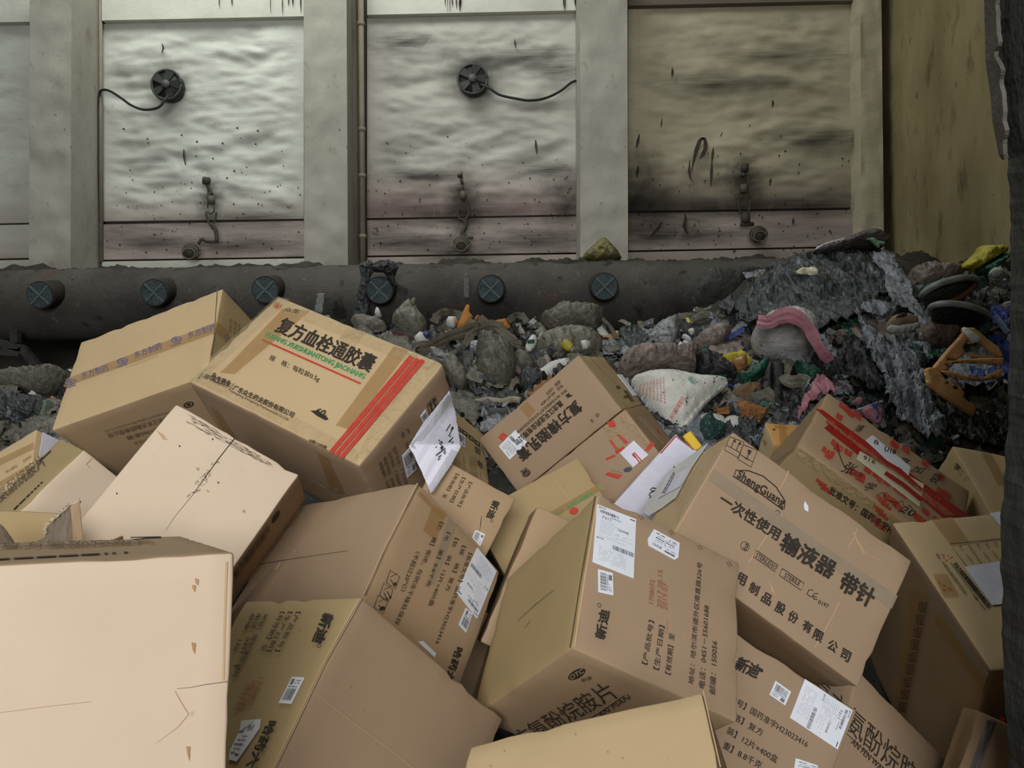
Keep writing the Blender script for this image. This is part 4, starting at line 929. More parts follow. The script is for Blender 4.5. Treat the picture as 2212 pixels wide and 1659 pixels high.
# ------------------------------------------------------------------ fixtures on the walls
IRON = mat('dark_pipe_steel', srgb(80,78,72), .8, srgb(62,58,53), 1.4, .5, 30, .3, specks=[(1.7, .62, .76, srgb(80,58,48)), (12, .62, .74, srgb(96,92,84)), (1.1, .55, .72, srgb(48,44,44)), (40, .68, .72, srgb(110,106,98)), (5, .60, .68, srgb(40,37,36))])
RUST = mat('rusty_stub_steel', srgb(58,52,47), .8, srgb(42,38,35), 6, .4, 40, .3)
GRILLE = mat('blue_grey_grille', srgb(86,100,106), .7, srgb(70,82,86), 9, .6, 160, .3, specks=[(90, .52, .58, srgb(48,58,62))])
BLACK = mat('black_plastic', srgb(40,42,40), .6, srgb(30,32,32), 9)
FIX = mat('grimy_fixture_metal', srgb(74,68,60), .7, srgb(58,54,48), 12, .3, 60)
CONDT = mat('conduit_grey', srgb(142,134,114), .7, srgb(124,116,98), 4)
root = empty('large_pipe', (-1.4, 7.9, ZC+.5), 'large dark steel duct with round grilled outlets running along the foot of the back wall', 'pipe')
mb = MB(); mb.tube([(x, 7.9, ZC+.862+.0147*x) for x in np.linspace(-8.5, 4.2, 24)], .36, 40); mb.build('body', IRON, root, True)
for i, (x, y) in enumerate(((86,637),(333,632),(573,626),(820,627),(1060,624),(1306,619))):
    c = at(x, y, 7.36); d = Vector((0, -1, -.16)).normalized(); mb = MB(); n_ = 30
    mb.tube([c-d*.30, c-d*.02, c], [.132, .132, .128], n_)
    st = mb.build('outlet_stub', RUST, root, True)
    for p in st.data.polygons: p.use_smooth = len(p.vertices) < 6
    mb = MB(); u = Vector((1,0,0)); w = u.cross(d).normalized(); e = d*.006
    mb.add([c+e+(u*math.cos(k*2*math.pi/n_)+w*math.sin(k*2*math.pi/n_))*.118 for k in range(n_)], [tuple(range(n_))])
    for s_ in (1, -1):
        a = (u+w*s_).normalized(); b = a.cross(d); mb.hexa([c+e+a*q*.118+b*r_ for q, r_ in ((-1,.006),(1,.006),(1,-.006),(-1,-.006))], [c+e+d*.008+a*q*.118+b*r_ for q, r_ in ((-1,.006),(1,.006),(1,-.006),(-1,-.006))], 1)
    mb.build('mesh_grille', [GRILLE, mat('grille_bar', srgb(104,114,116), .7)], st)
# two round fans with cables
def fan(cx, cy, label, cab, clabel):
    c = at(cx, cy, 8.83); root = empty('wall_fan', tuple(c-Vector((0,0,.17))), label, 'fan', 'round wall fans'); n_ = 36; r = .165
    mb = MB(); mb.tube([(c.x, 8.95, c.z), (c.x, 8.84, c.z)], r, n_); mb.build('housing', BLACK, root, True)
    mb = MB(); R2 = [Vector((c.x+math.cos(t)*r, 8.835, c.z+math.sin(t)*r)) for t in np.linspace(0, 2*math.pi, n_+1)]
    mb.tube(R2, .014, 8); mb.build('rim', mat('worn_black_rim', srgb(66,66,62), .6), root, True)
    for k in range(5):
        t = k*2*math.pi/5; a = Vector((math.cos(t),0,math.sin(t))); b = Vector((-a.z,0,a.x)); mb = MB()
        mb.hexa([Vector((c.x,8.825,c.z))+a*.05-b*.02, Vector((c.x,8.83,c.z))+a*.15-b*.05, Vector((c.x,8.815,c.z))+a*.15+b*.05, Vector((c.x,8.815,c.z))+a*.05+b*.03],
                [Vector((c.x,8.832,c.z))+a*.05-b*.02, Vector((c.x,8.837,c.z))+a*.15-b*.05, Vector((c.x,8.822,c.z))+a*.15+b*.05, Vector((c.x,8.822,c.z))+a*.05+b*.03]); mb.build('blade', mat('fan_blade', srgb(44,46,44), .6), root)
    mb = MB(); mb.tube([(c.x, 8.835, c.z), (c.x, 8.80, c.z)], [.05, .045], 20); mb.build('hub', mat('fan_hub', srgb(84,84,78), .6), root, True)
    mb = MB(); P = [at(x, y, Y) for x, y, Y in cab]; mb.tube(smooth_path(P), .014, 8); o = mb.build('power_cable', BLACK, None, True); tag(o, clabel, 'cable')
def smooth_path(P, n=8):
    P = [Vector(p) for p in P]; Q = [P[0]]+P+[P[-1]]; out = []
    for i in range(1, len(Q)-2):
        for k in range(n):
            t = k/n; a, b, c, d = Q[i-1:i+3]
            out.append(.5*((2*b)+(c-a)*t+(2*a-5*b+4*c-d)*t*t+(3*b-a-3*c+d)*t**3))
    out.append(P[-1]); return out
fan(359,182,'round black wall fan with its cable leaving to the left',[(362,208,8.7),(356,216,8.66),(342,232,8.66),(312,237,8.68),(285,228,8.72),(262,212,8.76),(240,198,8.82),(225,194,8.86),(216,200,8.9),(213,230,8.92),(213,330,8.93),(216,480,8.93)],'thin black cable drooping left from the left wall fan to the column')
fan(1021,170,'round black wall fan with its cable leaving to the right',[(1040,182,8.7),(1056,190,8.66),(1080,205,8.66),(1115,213,8.66),(1145,217,8.68),(1178,212,8.72),(1210,197,8.78),(1232,180,8.82),(1245,175,8.88),(1250,184,8.9),(1250,300,8.92),(1252,500,8.92)],'thin black cable drooping right from the middle wall fan to the column')
# hanging sprayer fixtures
def fixture(cx, parts, label, ball):
    root = empty('wall_sprayer', tuple(at(cx, ball[1]+12, 8.85)), label, 'fixture', 'sprayer fixtures on the back wall')
    for nm, pts, r, m in parts:
        mb = MB(); mb.tube(smooth_path([at(x, y, 8.80) for x, y in pts], 5) if len(pts) > 2 else [at(x, y, 8.80) for x, y in pts], r, 10); mb.build(nm, m, root, True)
    c = at(ball[0], ball[1], 8.76); bm = bmesh.new(); bmesh.ops.create_uvsphere(bm, u_segments=20, v_segments=12, radius=ball[2])
    V = [c+Vector((v.co.x, v.co.y*.8, v.co.z)) for v in bm.verts]; bm.verts.index_update(); Fc = [tuple(v.index for v in f.verts) for f in bm.faces]; bm.free()
    mesh_obj('lamp_ball', V, Fc, FIX, root, True)
    mb = MB()
    for k in range(3): mb.tube([c+Vector((math.cos(t)*ball[2]*(1.05-.16*k), -.03*k-.02, math.sin(t)*ball[2]*(.9-.16*k)-.02*k)) for t in np.linspace(0, 2*math.pi, 25)], .007, 6)
    mb.build('guard_ring', mat('pale_ring', srgb(104,98,88), .7), root, True)
FB = mat('fixture_box', srgb(92,88,80), .7)
fixture(455, [('bracket',[(440,390),(452,392)],.045,FIX),('arm',[(447,398),(452,408),(458,420)],.02,FIX),('wire',[(449,405),(449,450)],.006,FIX),('junction_box',[(457,424),(457,441)],.038,FB),('wire_loop',[(445,458),(448,475),(455,484),(464,478),(467,458)],.011,FIX),('wire_loop',[(448,456),(455,462),(462,456),(462,444)],.008,FIX),('hanger',[(455,484),(463,492),(467,505),(468,521)],.022,FIX),('arm',[(470,522),(446,521),(436,516),(428,528)],.018,FIX)],'hanging sprayer with a ball swung left, on the left wall bay', (414,543,.098))
fixture(996, [('bracket',[(993,376),(994,382)],.032,FIX),('arm',[(995,384),(999,398)],.016,FIX),('wire',[(1001,410),(1000,390)],.006,FIX),('junction_box',[(1001,414),(1001,431)],.034,FB),('wire_loop',[(992,447),(989,460),(993,472),(1002,474),(1011,466),(1011,446),(1006,432)],.011,FIX),('hanger',[(1004,476),(1006,488),(999,502),(1000,512)],.026,FIX),('arm',[(1003,505),(1010,513),(1022,513)],.018,FIX)],'hanging sprayer with a ball straight below, on the middle wall bay', (997,527,.092))
fixture(1608, [('bracket',[(1609,355),(1609,371)],.042,FIX),('arm',[(1608,374),(1604,381)],.026,FIX),('wire',[(1611,376),(1616,400),(1618,430)],.006,FIX),('junction_box',[(1607,399),(1607,416)],.042,FB),('wire_loop',[(1596,432),(1595,446),(1600,458),(1609,460),(1618,455),(1621,432)],.011,FIX),('wire_loop',[(1600,430),(1607,418)],.008,FIX),('hanger',[(1610,462),(1611,482)],.05,FIX),('arm',[(1600,485),(1628,484)],.024,FIX)],'hanging sprayer with a ball swung right, on the right wall bay', (1637,506,.096))
root = empty('drain_pipe', tuple(at(785, 560, 8.75)), 'thin vertical conduit with collars in the corner beside the second column', 'pipe')
mb = MB(); mb.tube([at(778.5,-90,8.72), at(784,570,8.72)], .032, 14); mb.build('tube', CONDT, root, True)
for y in (52, 280, 380, 511): mb = MB(); c = at(779.3+y*.0085, y, 8.72); mb.tube([c+Vector((0,0,.02)), c-Vector((0,0,.02))], .042, 14); mb.build('collar', CONDT, root, True)
mb = MB(); mb.tube([at(1254,-90,8.90), at(1256,560,8.90)], .022, 10); o = mb.build('conduit', mat('dark_conduit', srgb(84,78,66), .7), None, True); tag(o, 'thin dark conduit running up the left side of the third column', 'pipe')
mb = MB(); mb.tube([at(217,-90,8.93), at(219,566,8.93)], .022, 10); o = mb.build('conduit', mat('pale_conduit', srgb(132,126,108), .7), None, True); tag(o, 'thin pale conduit running up beside the first column', 'pipe')

# ------------------------------------------------------------------ the heap of waste
HX = [-7, -4, -2.6, -1.2, 0, 1.2, 2.2, 3.2, 4.3]
HY = [.2, 1.2, 1.9, 2.5, 3.0, 3.6, 4.3, 5.0, 6.0, 6.7, 7.3, 9.1]
HZ = [[-1.5]*9, [-1.25]*9,
      [-1.2,-1.15,-1.1,-1.2,-1.3,-1.75,-1.75,-1.5,-1.2],
      [-.95,-.95,-.87,-.84,-1.08,-1.65,-1.6,-1.2,-1.1],
      [-.75,-.7,-.56,-.43,-.53,-.92,-1.06,-1.1,-1.0],
      [-.42,-.42,-.40,-.42,-.46,-.45,-.50,-.55,-.5],
      [-.22,-.22,-.20,-.16,-.14,-.10,-.02,.02,.05],
      [-.06,-.04,-.03,.09,.12,.16,.44,.46,.40],
      [.02,.02,.10,.43,.43,.44,.97,.88,.84],
      [.02,.04,.05,.33,.34,.40,.85,.80,.78],
      [-.1,-.1,-.05,-.05,-.05,0,.1,.1,.1],
      [-.3,-.3,-.2,-.2,-.2,-.2,-.2,-.2,-.2]]
def heap0(x, y):
    "smooth height of the waste relative to the eye"
    def loc(T, q):
        i = 0
        while i < len(T)-2 and q > T[i+1]: i += 1
        t = min(1, max(0, (q-T[i])/(T[i+1]-T[i]))); return i, t*t*(3-2*t)*.6+t*.4
    i, a = loc(HX, x); j, b = loc(HY, y)
    return (HZ[j][i]*(1-a)+HZ[j][i+1]*a)*(1-b)+(HZ[j+1][i]*(1-a)+HZ[j+1][i+1]*a)*b
def heap(x, y):
    q = Vector((x, y, 0)); w = min(1, max(0, (y-3.1)/.9))
    r = abs(noise.noise(q*2.6)); r2 = abs(noise.noise(q*7+Vector((5,1,0)))); r3 = noise.noise(q*19); r4 = noise.noise(q*44)
    return heap0(x, y)+w*(.12*(r-.25)+.075*(r2-.25)+.030*r3+.012*r4)
def onheap(px, py, near=3.0, fn=heap0, lift=0.0, fall=None):
    "where the sight line through a pixel meets the heap"
    D = ray(px, py); y = near
    while y < 8.6:
        if -D[1]*y <= fn(D[0]*y, y)+lift: break
        y += .04
    if y >= 8.6:
        if not fall: return Vector((D[0]*9, 9, ZC-D[1]*9))
        return Vector((D[0]*fall, fall, ZC-D[1]*fall))
    for _ in range(5):
        y -= .04/2**(_+1) if -D[1]*(y-.04/2**(_+1)) <= fn(D[0]*(y-.04/2**(_+1)), y-.04/2**(_+1))+lift else 0
    return Vector((D[0]*y, y, ZC-D[1]*y))
def film(name, c, c2, rough=.35, scale=9, bump=.8, bs=26, spec=.5, specks=None, st=(1,1,1)):
    return mat(name, srgb(*c), rough, srgb(*c2), scale, bump, bs, spec, specks=specks, stretch=st, crink=(9 if bump > .5 else 0), thr=(.3,.66))
GUNK = mat('heap_gunk', srgb(64,62,56), .75, srgb(36,37,35), 5, .9, 50, .35, thr=(.3,.7),
           specks=[(16, .62, .68, srgb(96,92,80)), (40, .66, .71, srgb(132,124,106)), (9, .64, .74, srgb(50,56,56)), (60, .72, .75, srgb(168,164,150))])
MUD = mat('pipe_sludge', srgb(66,62,55), .9, srgb(48,45,41), 7, .9, 34, .2, specks=[(30, .66, .70, srgb(90,84,74)), (52, .74, .76, srgb(140,132,116))])
v = []; f = []; xs = np.arange(-6.9, 4.17, .034); ys = []
y = .25
while y < 8.4: ys.append(y); y += .12 if y < 3.0 else (.034 if y < 7.2 else .1)
for y in ys:
    for x in xs: v.append((x, y, ZC+heap(x, y)))
nx = len(xs)
for j in range(len(ys)-1):
    for i in range(nx-1):
        if not (xs[i+1] > 1.25 and ys[j] < 1.75) and ys[j] > .52: f.append((j*nx+i, j*nx+i+1, (j+1)*nx+i+1, (j+1)*nx+i))
o = mesh_obj('waste_heap', v, f, GUNK, None, True); tag(o, 'heap of dark mashed refuse filling the pit behind and beneath the boxes', 'waste', kind='stuff')
# sludge along the top of the pipe
v = []; f = []; xs = np.arange(-6.9, 4.2, .03); prof = [(7.60,.13),(7.66,.235),(7.78,.345),(7.9,.385),(8.05,.40),(8.25,.40),(8.5,.38),(8.8,.36),(8.94,.3)]
for (y, z) in prof:
    for x in xs:
        q = Vector((x*3.2, y*5, 0)); b = .862+.0147*x+z; ed = .5 if y < 7.75 else 1
        v.append((x, y+.03*noise.noise(q*2), ZC+b+ed*(.07*noise.noise(q*.8)+.04*noise.noise(q*2.1)+.03*noise.noise(q*6)+.018*noise.noise(q*14))-.02))
nx = len(xs)
for j in range(len(prof)-1):
    for i in range(nx-1): f.append((j*nx+i, j*nx+i+1, (j+1)*nx+i+1, (j+1)*nx+i))
o = mesh_obj('sludge', v, f, MUD, None, True); tag(o, 'crust of dark sludge lying along the top of the large pipe', 'sludge', kind='stuff')

# ------------------------------------------------------------------ builders for the refuse
def soft(P, n=3):
    "rounds an outline"
    for _ in range(n):
        Q = []
        for a, b in zip(P, P[1:]+P[:1]): Q += [(a[0]*.75+b[0]*.25, a[1]*.75+b[1]*.25), (a[0]*.25+b[0]*.75, a[1]*.25+b[1]*.75)]
        P = Q
    return P
def crease(q, k=.5, k2=.3):
    q = q+Vector((noise.noise(q*.7+Vector((9,2,4))), noise.noise(q*.7+Vector((1,7,3))), noise.noise(q*.7+Vector((5,5,8)))))*.45
    a = .42-abs(noise.noise(q)); b = .36-abs(noise.noise(q*2.2)); c = .34-abs(noise.noise(q*4.6)); d = .3-abs(noise.noise(q*9.5))
    return a*1.2+b*.8+c*k+d*k2
def tatter(P, amp, seed):
    Q = []
    for (x0, y0), (x1, y1) in zip(P, P[1:]+P[:1]):
        n_ = max(1, int(math.hypot(x1-x0, y1-y0)/6))
        for i in range(n_):
            t = i/n_; x, y = x0+(x1-x0)*t, y0+(y1-y0)*t
            Q.append((x+amp*noise.noise(Vector((x*.11, y*.11, seed))), y+amp*noise.noise(Vector((x*.11, y*.11, seed+30)))))
    return Q
def pillow(name, P, thick, m, label=None, cat=None, parent=None, Y=None, step=None, wr=.03, wf=9, stretch=(1,1,1), seed=0, rnd=2, tilt=.6, group=None, flat=1.0, back=.6, anchor=None, lift=.05):
    "a filled bag: outline P seen in the photograph, given its own distance and a real thickness"
    if rnd: P = soft(P, rnd)
    OUTL.append(P)
    cx = sum(p[0] for p in P)/len(P); cy = sum(p[1] for p in P)/len(P); a = anchor or (cx, cy)
    C = onheap(*a, lift=lift, fall=6.3) if Y is None else at(a[0], a[1], Y)
    nrm = Vector((0, -1, tilt)).normalized(); off = Vector((seed*3.7, seed*1.3, seed*2.1))
    step = step or max(2.5, math.sqrt((max(p[0] for p in P)-min(p[0] for p in P))*(max(p[1] for p in P)-min(p[1] for p in P)))/46)
    pts, cells = grid_fill(P, step); D = [dist_edge(x, y, P) if inside(x, y, P) else 0 for x, y in pts]; dm = max(D)+1e-6
    V = []; half = len(pts)
    for side in (1, -1):
        for (x, y), d in zip(pts, D):
            r = ray(x, y); dv = Vector((r[0], 1, -r[1])); o = Vector((0, 0, ZC)); t = nrm.dot(C-o)/nrm.dot(dv); p = o+dv*t
            h = math.sqrt(max(0, 1-(1-min(1, d/dm/flat))**2)); q = Vector((p.x*stretch[0], p.y, p.z*stretch[1]))*wf+off
            w = crease(q)
            p = p+nrm*side*(thick*h*(1 if side > 0 else back)+wr*w*min(1, d/dm*3)*(1 if side > 0 else .3))
            V.append(p)
    Fc = list(cells)+[tuple(reversed([i+half for i in c])) for c in cells]
    edge = {}
    for c in cells:
        for a_, b_ in zip(c, c[1:]+c[:1]): edge[(a_, b_)] = edge.get((a_, b_), 0)+1
    for (a_, b_) in edge:
        if (b_, a_) not in edge: Fc.append((b_, a_, a_+half, b_+half))
    o = mesh_obj(name, V, Fc, m, parent, True); fix_normals(o)
    if label: tag(o, label, cat, group)
    return o
def drape(name, P, m, label=None, cat=None, lift=.05, wr=.04, wf=8, st=(1,1), step=5, thick=.006, seed=0, parent=None, group=None, kind=None, near=3.0, rnd=0, fn=heap0, tat=7):
    "a limp sheet lying over the heap, creased"
    if rnd: P = soft(P, rnd)
    OUTL.append(P)
    if tat: P = tatter(P, tat, seed)
    pts, cells = grid_fill(P, step); off = Vector((seed*2.7, seed*1.9, seed)); V = []
    for x, y in pts:
        p = onheap(x, y, near, fn, lift, 6.3); q = Vector((p.x*st[0], p.y*.6, p.z*st[1]))*wf+off
        w = crease(q, .6, .26)*.85
        dv = (Vector((0, 0, ZC))-p).normalized(); V.append(p+(dv*.8+Vector((0, 0, .5)))*wr*w)
    o = mesh_obj(name, V, cells, m, parent, True); fix_normals(o)
    s_ = o.modifiers.new('thickness', 'SOLIDIFY'); s_.thickness = thick
    if label: tag(o, label, cat, group, kind)
    return o
def ribbon(name, pts, w, m, label, cat, thick=.008, lift=.09, Y=None, wr=.0, parent=None):
    "a strap or strip: centre line of pixels, half width w in metres"
    C = smooth_path([onheap(x, y, lift=lift, fall=6.3) if Y is None else at(x, y, Y[i] if isinstance(Y, list) else Y) for i, (x, y) in enumerate(pts)], 8); V = []; f = []
    for i, p in enumerate(C):
        t = (C[min(i+1, len(C)-1)]-C[max(0, i-1)]).normalized(); d = (Vector((0, 0, ZC))-p).normalized(); s_ = t.cross(d).normalized()
        ww = w*(1+wr*noise.noise(p*14)); fold = .35*noise.noise(p*6)
        for e, h in ((1, fold), (.55, .55), (.1, -.1), (-.35, .5), (-1, -fold)): V.append(p+s_*ww*e+d*ww*h*.4)
        if i:
            k = 5*i; f += [(k-5+j, k-4+j, k+1+j, k+j) for j in range(4)]
    o = mesh_obj(name, V, f, m, parent, False); s_ = o.modifiers.new('thickness', 'SOLIDIFY'); s_.thickness = thick
    if label: tag(o, label, cat)
    return o
Z1 = Z(750, 520); Z2 = Z(1300, 600, 4.424); Z3 = Z(1712, 480, 4.424); Z4 = Z(1712, 780, 4.424); Z5 = Z(1450, 480, 4.424)
GBAG = film('grimy_grey_bag', (112,108,96), (74,72,64), .36, 6, .7, 30, .35, [(18,.64,.72,(.035,.034,.03)), (5,.6,.75,srgb(126,122,106))])
GBAG2 = film('pale_grimy_bag', (128,124,110), (94,91,80), .34, 5, .7, 26, .4, [(20,.66,.74,srgb(60,58,50))])
BLK = film('black_film', (42,44,44), (26,28,29), .4, 7, .9, 24, .5, [(24,.66,.72,srgb(80,82,80))])
DARK = film('dark_grey_film', (72,76,78), (38,41,43), .32, 8, 1.0, 22, .6, [(12,.58,.68,srgb(110,115,120)), (30,.66,.70,srgb(26,28,29))], (1.8,1,.6))  # pale streaks paint glossy highlights into the film's colour
GREY = film('blue_grey_film', (152,156,164), (92,96,103), .45, 7, 1.0, 20, .5, [(16,.58,.64,srgb(44,46,50)), (34,.66,.70,srgb(36,38,40))], (1.6,1,.6))
SILV = film('silver_film', (168,170,172), (112,114,116), .22, 10, 1.0, 18, .7, [(22,.62,.70,srgb(56,58,58))], (1,1,2))
BRN = film('brown_film', (142,128,120), (98,86,80), .35, 6, .8, 22, .5, [(18,.62,.70,srgb(58,50,46)), (4,.6,.75,srgb(150,140,130))])
SACK = film('white_woven_sack', (222,222,214), (200,200,190), .7, 10, .5, 90, .3, [(15,.64,.66,srgb(46,56,50)), (6,.62,.68,srgb(110,150,130)), (32,.66,.68,srgb(40,44,40))])
PINK = film('pink_cloth', (188,136,146), (158,104,118), .8, 9, .4, 60, .2, [(20,.70,.75,srgb(96,66,74))])
YELF = film('yellow_film', (196,184,56), (150,140,44), .4, 8, .8, 26, .5, [(24,.64,.69,srgb(52,50,34))])
GRN = film('dark_green_film', (44,98,76), (28,66,52), .25, 8, .8, 26, .6, [(22,.64,.72,srgb(84,130,110))])
TEAL = film('teal_net', (50,84,78), (30,54,52), .6, 30, 1.0, 90, .4, [(60,.58,.64,srgb(90,150,130))])
ORNG = film('orange_plastic', (208,162,108), (172,124,74), .5, 5, .3, 40, .4, [(14,.63,.66,srgb(46,40,34)), (34,.66,.69,srgb(60,50,40)), (5,.62,.70,srgb(150,104,58))])
ORN2 = film('orange_foam', (176,118,50), (140,88,38), .7, 8, .4, 40, .3, [(20,.66,.72,srgb(80,60,40))])
BLUE = film('blue_film', (42,66,146), (28,44,100), .35, 8, .8, 28, .5, [(20,.64,.70,srgb(36,42,60))])
REDN = film('dark_red_net', (92,40,44), (66,28,34), .7, 30, 1.0, 110, .3)
WHT = film('dirty_white_plastic', (204,204,200), (176,176,172), .45, 8, .3, 40, .4, [(18,.68,.73,srgb(90,88,80))])
STRAP = film('dusty_strap', (104,97,82), (80,75,64), .8, 10, .4, 60, .2)
FOAM = film('grey_foam', (96,98,94), (80,82,78), .9, 20, .5, 120, .2)
CRUD = film('orange_crust', (172,124,78), (128,90,56), .85, 14, .8, 50, .2, [(20,.62,.68,srgb(210,200,184))])

# ------------------------------------------------------------------ refuse in the middle, below the pipe
pillow('trash_bag', Z1((910,660),(1000,665),(1130,740),(1160,820),(1155,960),(1100,1060),(1010,1075),(930,1050),(890,960),(870,830),(880,720)), .20, GBAG, 'bulging dusty grey refuse bag in the middle of the heap', 'bag', stretch=(1.35,1,.8), wr=.035, seed=1)
r_ = empty('trash_bag', tuple(onheap(*Z1((430,640)), fall=6.3)), 'pointed grey refuse bag tied at its tip, standing under the pipe', 'bag')
pillow('bag_body', Z1((300,560),(330,500),(400,440),(440,425),(475,440),(490,500),(540,545),(555,610),(490,690),(380,650),(310,600)), .15, GBAG2, parent=r_, stretch=(1.35,1,.8), wr=.03, seed=2)
pillow('knot', Z1((432,430),(440,405),(460,392),(476,400),(470,430),(450,442)), .03, GBAG2, parent=r_, seed=3, wr=.01, anchor=Z1((432,640)))
pillow('trash_bag', Z1((1310,530),(1400,480),(1440,450),(1600,455),(1700,470),(1760,500),(1720,560),(1700,620),(1560,600),(1400,610),(1330,570)), .12, GBAG, 'wide slack grey bag lying highest on the middle heap, under the grilled outlet', 'bag', stretch=(1.35,1,.8), wr=.04, seed=4, anchor=Z1((1500,640)))
r_ = empty('trash_bag', tuple(onheap(*Z1((1480,760)), fall=6.3)), 'torn grey bag spilling cans and bottles, on the middle heap', 'bag')
pillow('bag_body', Z1((1290,680),(1400,620),(1560,600),(1720,640),(1760,760),(1640,790),(1500,840),(1380,840),(1300,780)), .13, GBAG2, parent=r_, stretch=(1.35,1,.8), wr=.035, seed=5)
pillow('torn_opening', Z1((1410,650),(1480,620),(1600,625),(1650,680),(1640,740),(1560,740),(1490,750),(1430,710)), .135, BLK, parent=r_, wr=.01, seed=6, anchor=Z1((1480,720)))
for i, (a, b, m, lb) in enumerate((((1490,640),(1560,700),SILV,'dented silver can highest in the torn bag'),((1545,640),(1600,720),SILV,'silver can leaning right in the torn bag'),((1470,690),(1530,735),YELF,'small yellow bottle lowest in the torn bag'),((1600,715),(1640,705),WHT,'round white bottle end at the right of the torn bag'))):
    A = onheap(*Z1(a), lift=.15, fall=6.3); B_ = A+(at(*Z1(b), A.y)-A); r_ = empty('drink_can' if m is SILV else 'bottle', tuple(A), lb, 'can' if m is SILV else 'bottle', 'containers spilling from the torn bag')
    mb = MB(); t = (B_-A); mb.tube([A, A+t*.1, A+t*.85, B_], [.022, .03, .03, .024], 14); mb.build('can_body', m, r_, True)
    mb = MB(); mb.tube([B_, B_+t.normalized()*.015], [.022, .02], 14); mb.build('can_lid', SILV, r_)
pillow('trash_bag', Z1((640,830),(760,840),(830,900),(840,1000),(800,1080),(730,1060),(700,980),(650,900)), .10, GBAG, 'half-buried grey bag behind the red-striped box', 'bag', stretch=(1.35,1,.8), wr=.03, seed=7)
pillow('trash_bag', Z1((1190,890),(1270,870),(1370,930),(1390,970),(1260,1060),(1180,1020),(1165,950)), .09, DARK, 'crinkled black bag against the upper edge of the upside-down lettered box', 'bag', wr=.04, wf=14, seed=8)
pillow('trash_bag', Z1((1140,760),(1220,750),(1280,820),(1270,880),(1170,900),(1130,830)), .06, GBAG, 'small flat grey bag right of the bulging bag', 'bag', seed=9)
pillow('plastic_sheet', Z1((20,530),(120,510),(230,540),(290,600),(200,640),(100,600),(30,580)), .06, GBAG2, 'crumpled dusty sheet behind the upper edge of the red-striped box', 'sheet', wr=.04, seed=10)
pillow('mesh_net', Z1((205,630),(290,625),(420,650),(475,680),(470,715),(400,720),(300,690)), .05, REDN, 'dark red woven net right behind the red-striped box', 'net', wr=.02, seed=11, lift=-.06)
pillow('paper_cup', Z1((180,505),(210,455),(232,490),(236,525),(205,528)), .04, WHT, 'white crushed cup under the leftmost visible heap edge', 'cup', seed=12, rnd=1)
pillow('trash_scrap', Z1((745,600),(790,480),(815,432),(835,440),(838,490),(862,520),(835,545),(800,590)), .012, ORN2, 'upright pointed orange scrap in front of the pipe', 'scrap', rnd=0, wr=.004, seed=13, anchor=Z1((790,600)))
pillow('trash_scrap', Z1((955,560),(1000,545),(1080,530),(1110,570),(1130,615),(1060,600),(970,600)), .02, ORN2, 'flat orange slab right of the pointed orange scrap', 'scrap', rnd=0, wr=.006, seed=14)
pillow('trash_scrap', Z1((862,545),(880,515),(905,510),(900,540),(880,555)), .012, CRUD, 'small brown scrap between the two orange scraps', 'scrap', rnd=0, seed=15)
r_ = empty('shoe_sole', tuple(onheap(*Z1((1250,760)), fall=6.3)), 'white sole with a green stripe standing on the middle heap', 'sole')
pillow('sole_body', Z1((1205,745),(1235,670),(1260,640),(1290,645),(1300,680),(1280,730),(1250,765)), .025, WHT, parent=r_, seed=16, wr=.004)
pillow('green_stripe', Z1((1228,690),(1280,682),(1276,700),(1226,706)), .036, GRN, parent=r_, seed=16, wr=.0, rnd=0, anchor=Z1((1252,710)))
for q, w, lb in ((((590,560),(620,510),(680,485),(750,500),(820,550),(850,580)), .03, 'arched dusty strap over the pointed orange scrap'), (((440,735),(560,720),(680,660),(800,620),(940,570),(1060,590)), .035, 'long dusty strap running across the middle heap'), (((1100,550),(1150,510),(1200,520),(1230,560)), .025, 'short bent strap beside the wide slack bag'), (((800,720),(850,640),(930,600),(1010,590),(1090,640),(1150,690)), .028, 'sagging strap over the bulging grey bag'), (((1040,610),(1080,660),(1130,700),(1190,720)), .02, 'narrow strap end left of the white sole')):
    ribbon('strap', Z1(*q), w, STRAP, lb, 'strap', wr=.5)
def can(a, b, r, m, name, lb, cat, m2=None):
    A = onheap(*a, lift=.06, fall=6.3); B_ = at(*b, A.y-.02); r_ = empty(name, tuple(A), lb, cat); mb = MB(); t = B_-A
    mb.tube([A, A+t*.08, A+t*.8, A+t*.92, B_], [r*.8, r, r, r*.75, r*.5], 16); mb.build('can_body' if cat == 'can' else 'bottle_body', m, r_, True)
    mb = MB(); mb.tube([B_, B_+t.normalized()*r*.5], r*.5, 12); mb.build('cap', m2 or WHT, r_, True)
can(Z1((690,555)), Z1((745,558)), .045, WHT, 'bottle', 'small white bottle lying below the arched strap', 'bottle', ORN2)
can(Z1((490,690)), Z1((535,650)), .05, WHT, 'bottle', 'white bottle with a blue cap near the red net', 'bottle', BLUE)
can(Z1((850,730)), Z1((930,725)), .05, SILV, 'tin_can', 'dusty tin lying left of the bulging bag', 'can', SILV)
pillow('foil_packet', Z1((555,760),(600,750),(700,800),(740,850),(690,840),(580,800)), .04, SILV, 'shiny crumpled foil packet at the right end of the red net', 'packet', wr=.05, wf=16, seed=17)
pillow('foam_block', Z1((950,1150),(1100,1160),(1110,1205),(960,1212)), .05, FOAM, 'grey foam block at the foot of the bulging bag', 'foam', rnd=0, wr=.004, seed=18)
mb = MB(); P_ = smooth_path([onheap(*q, lift=.05) for q in Z1((880,1105),(960,1090),(1050,1100),(1130,1085),(1180,1090))]); mb.tube(P_, [.022+.008*noise.noise(p*9) for p in P_], 10); o = mb.build('stick', mat('pale_stick', srgb(150,142,120), .7), None, True); tag(o, 'pale knobbly stick lying under the bulging bag', 'stick')
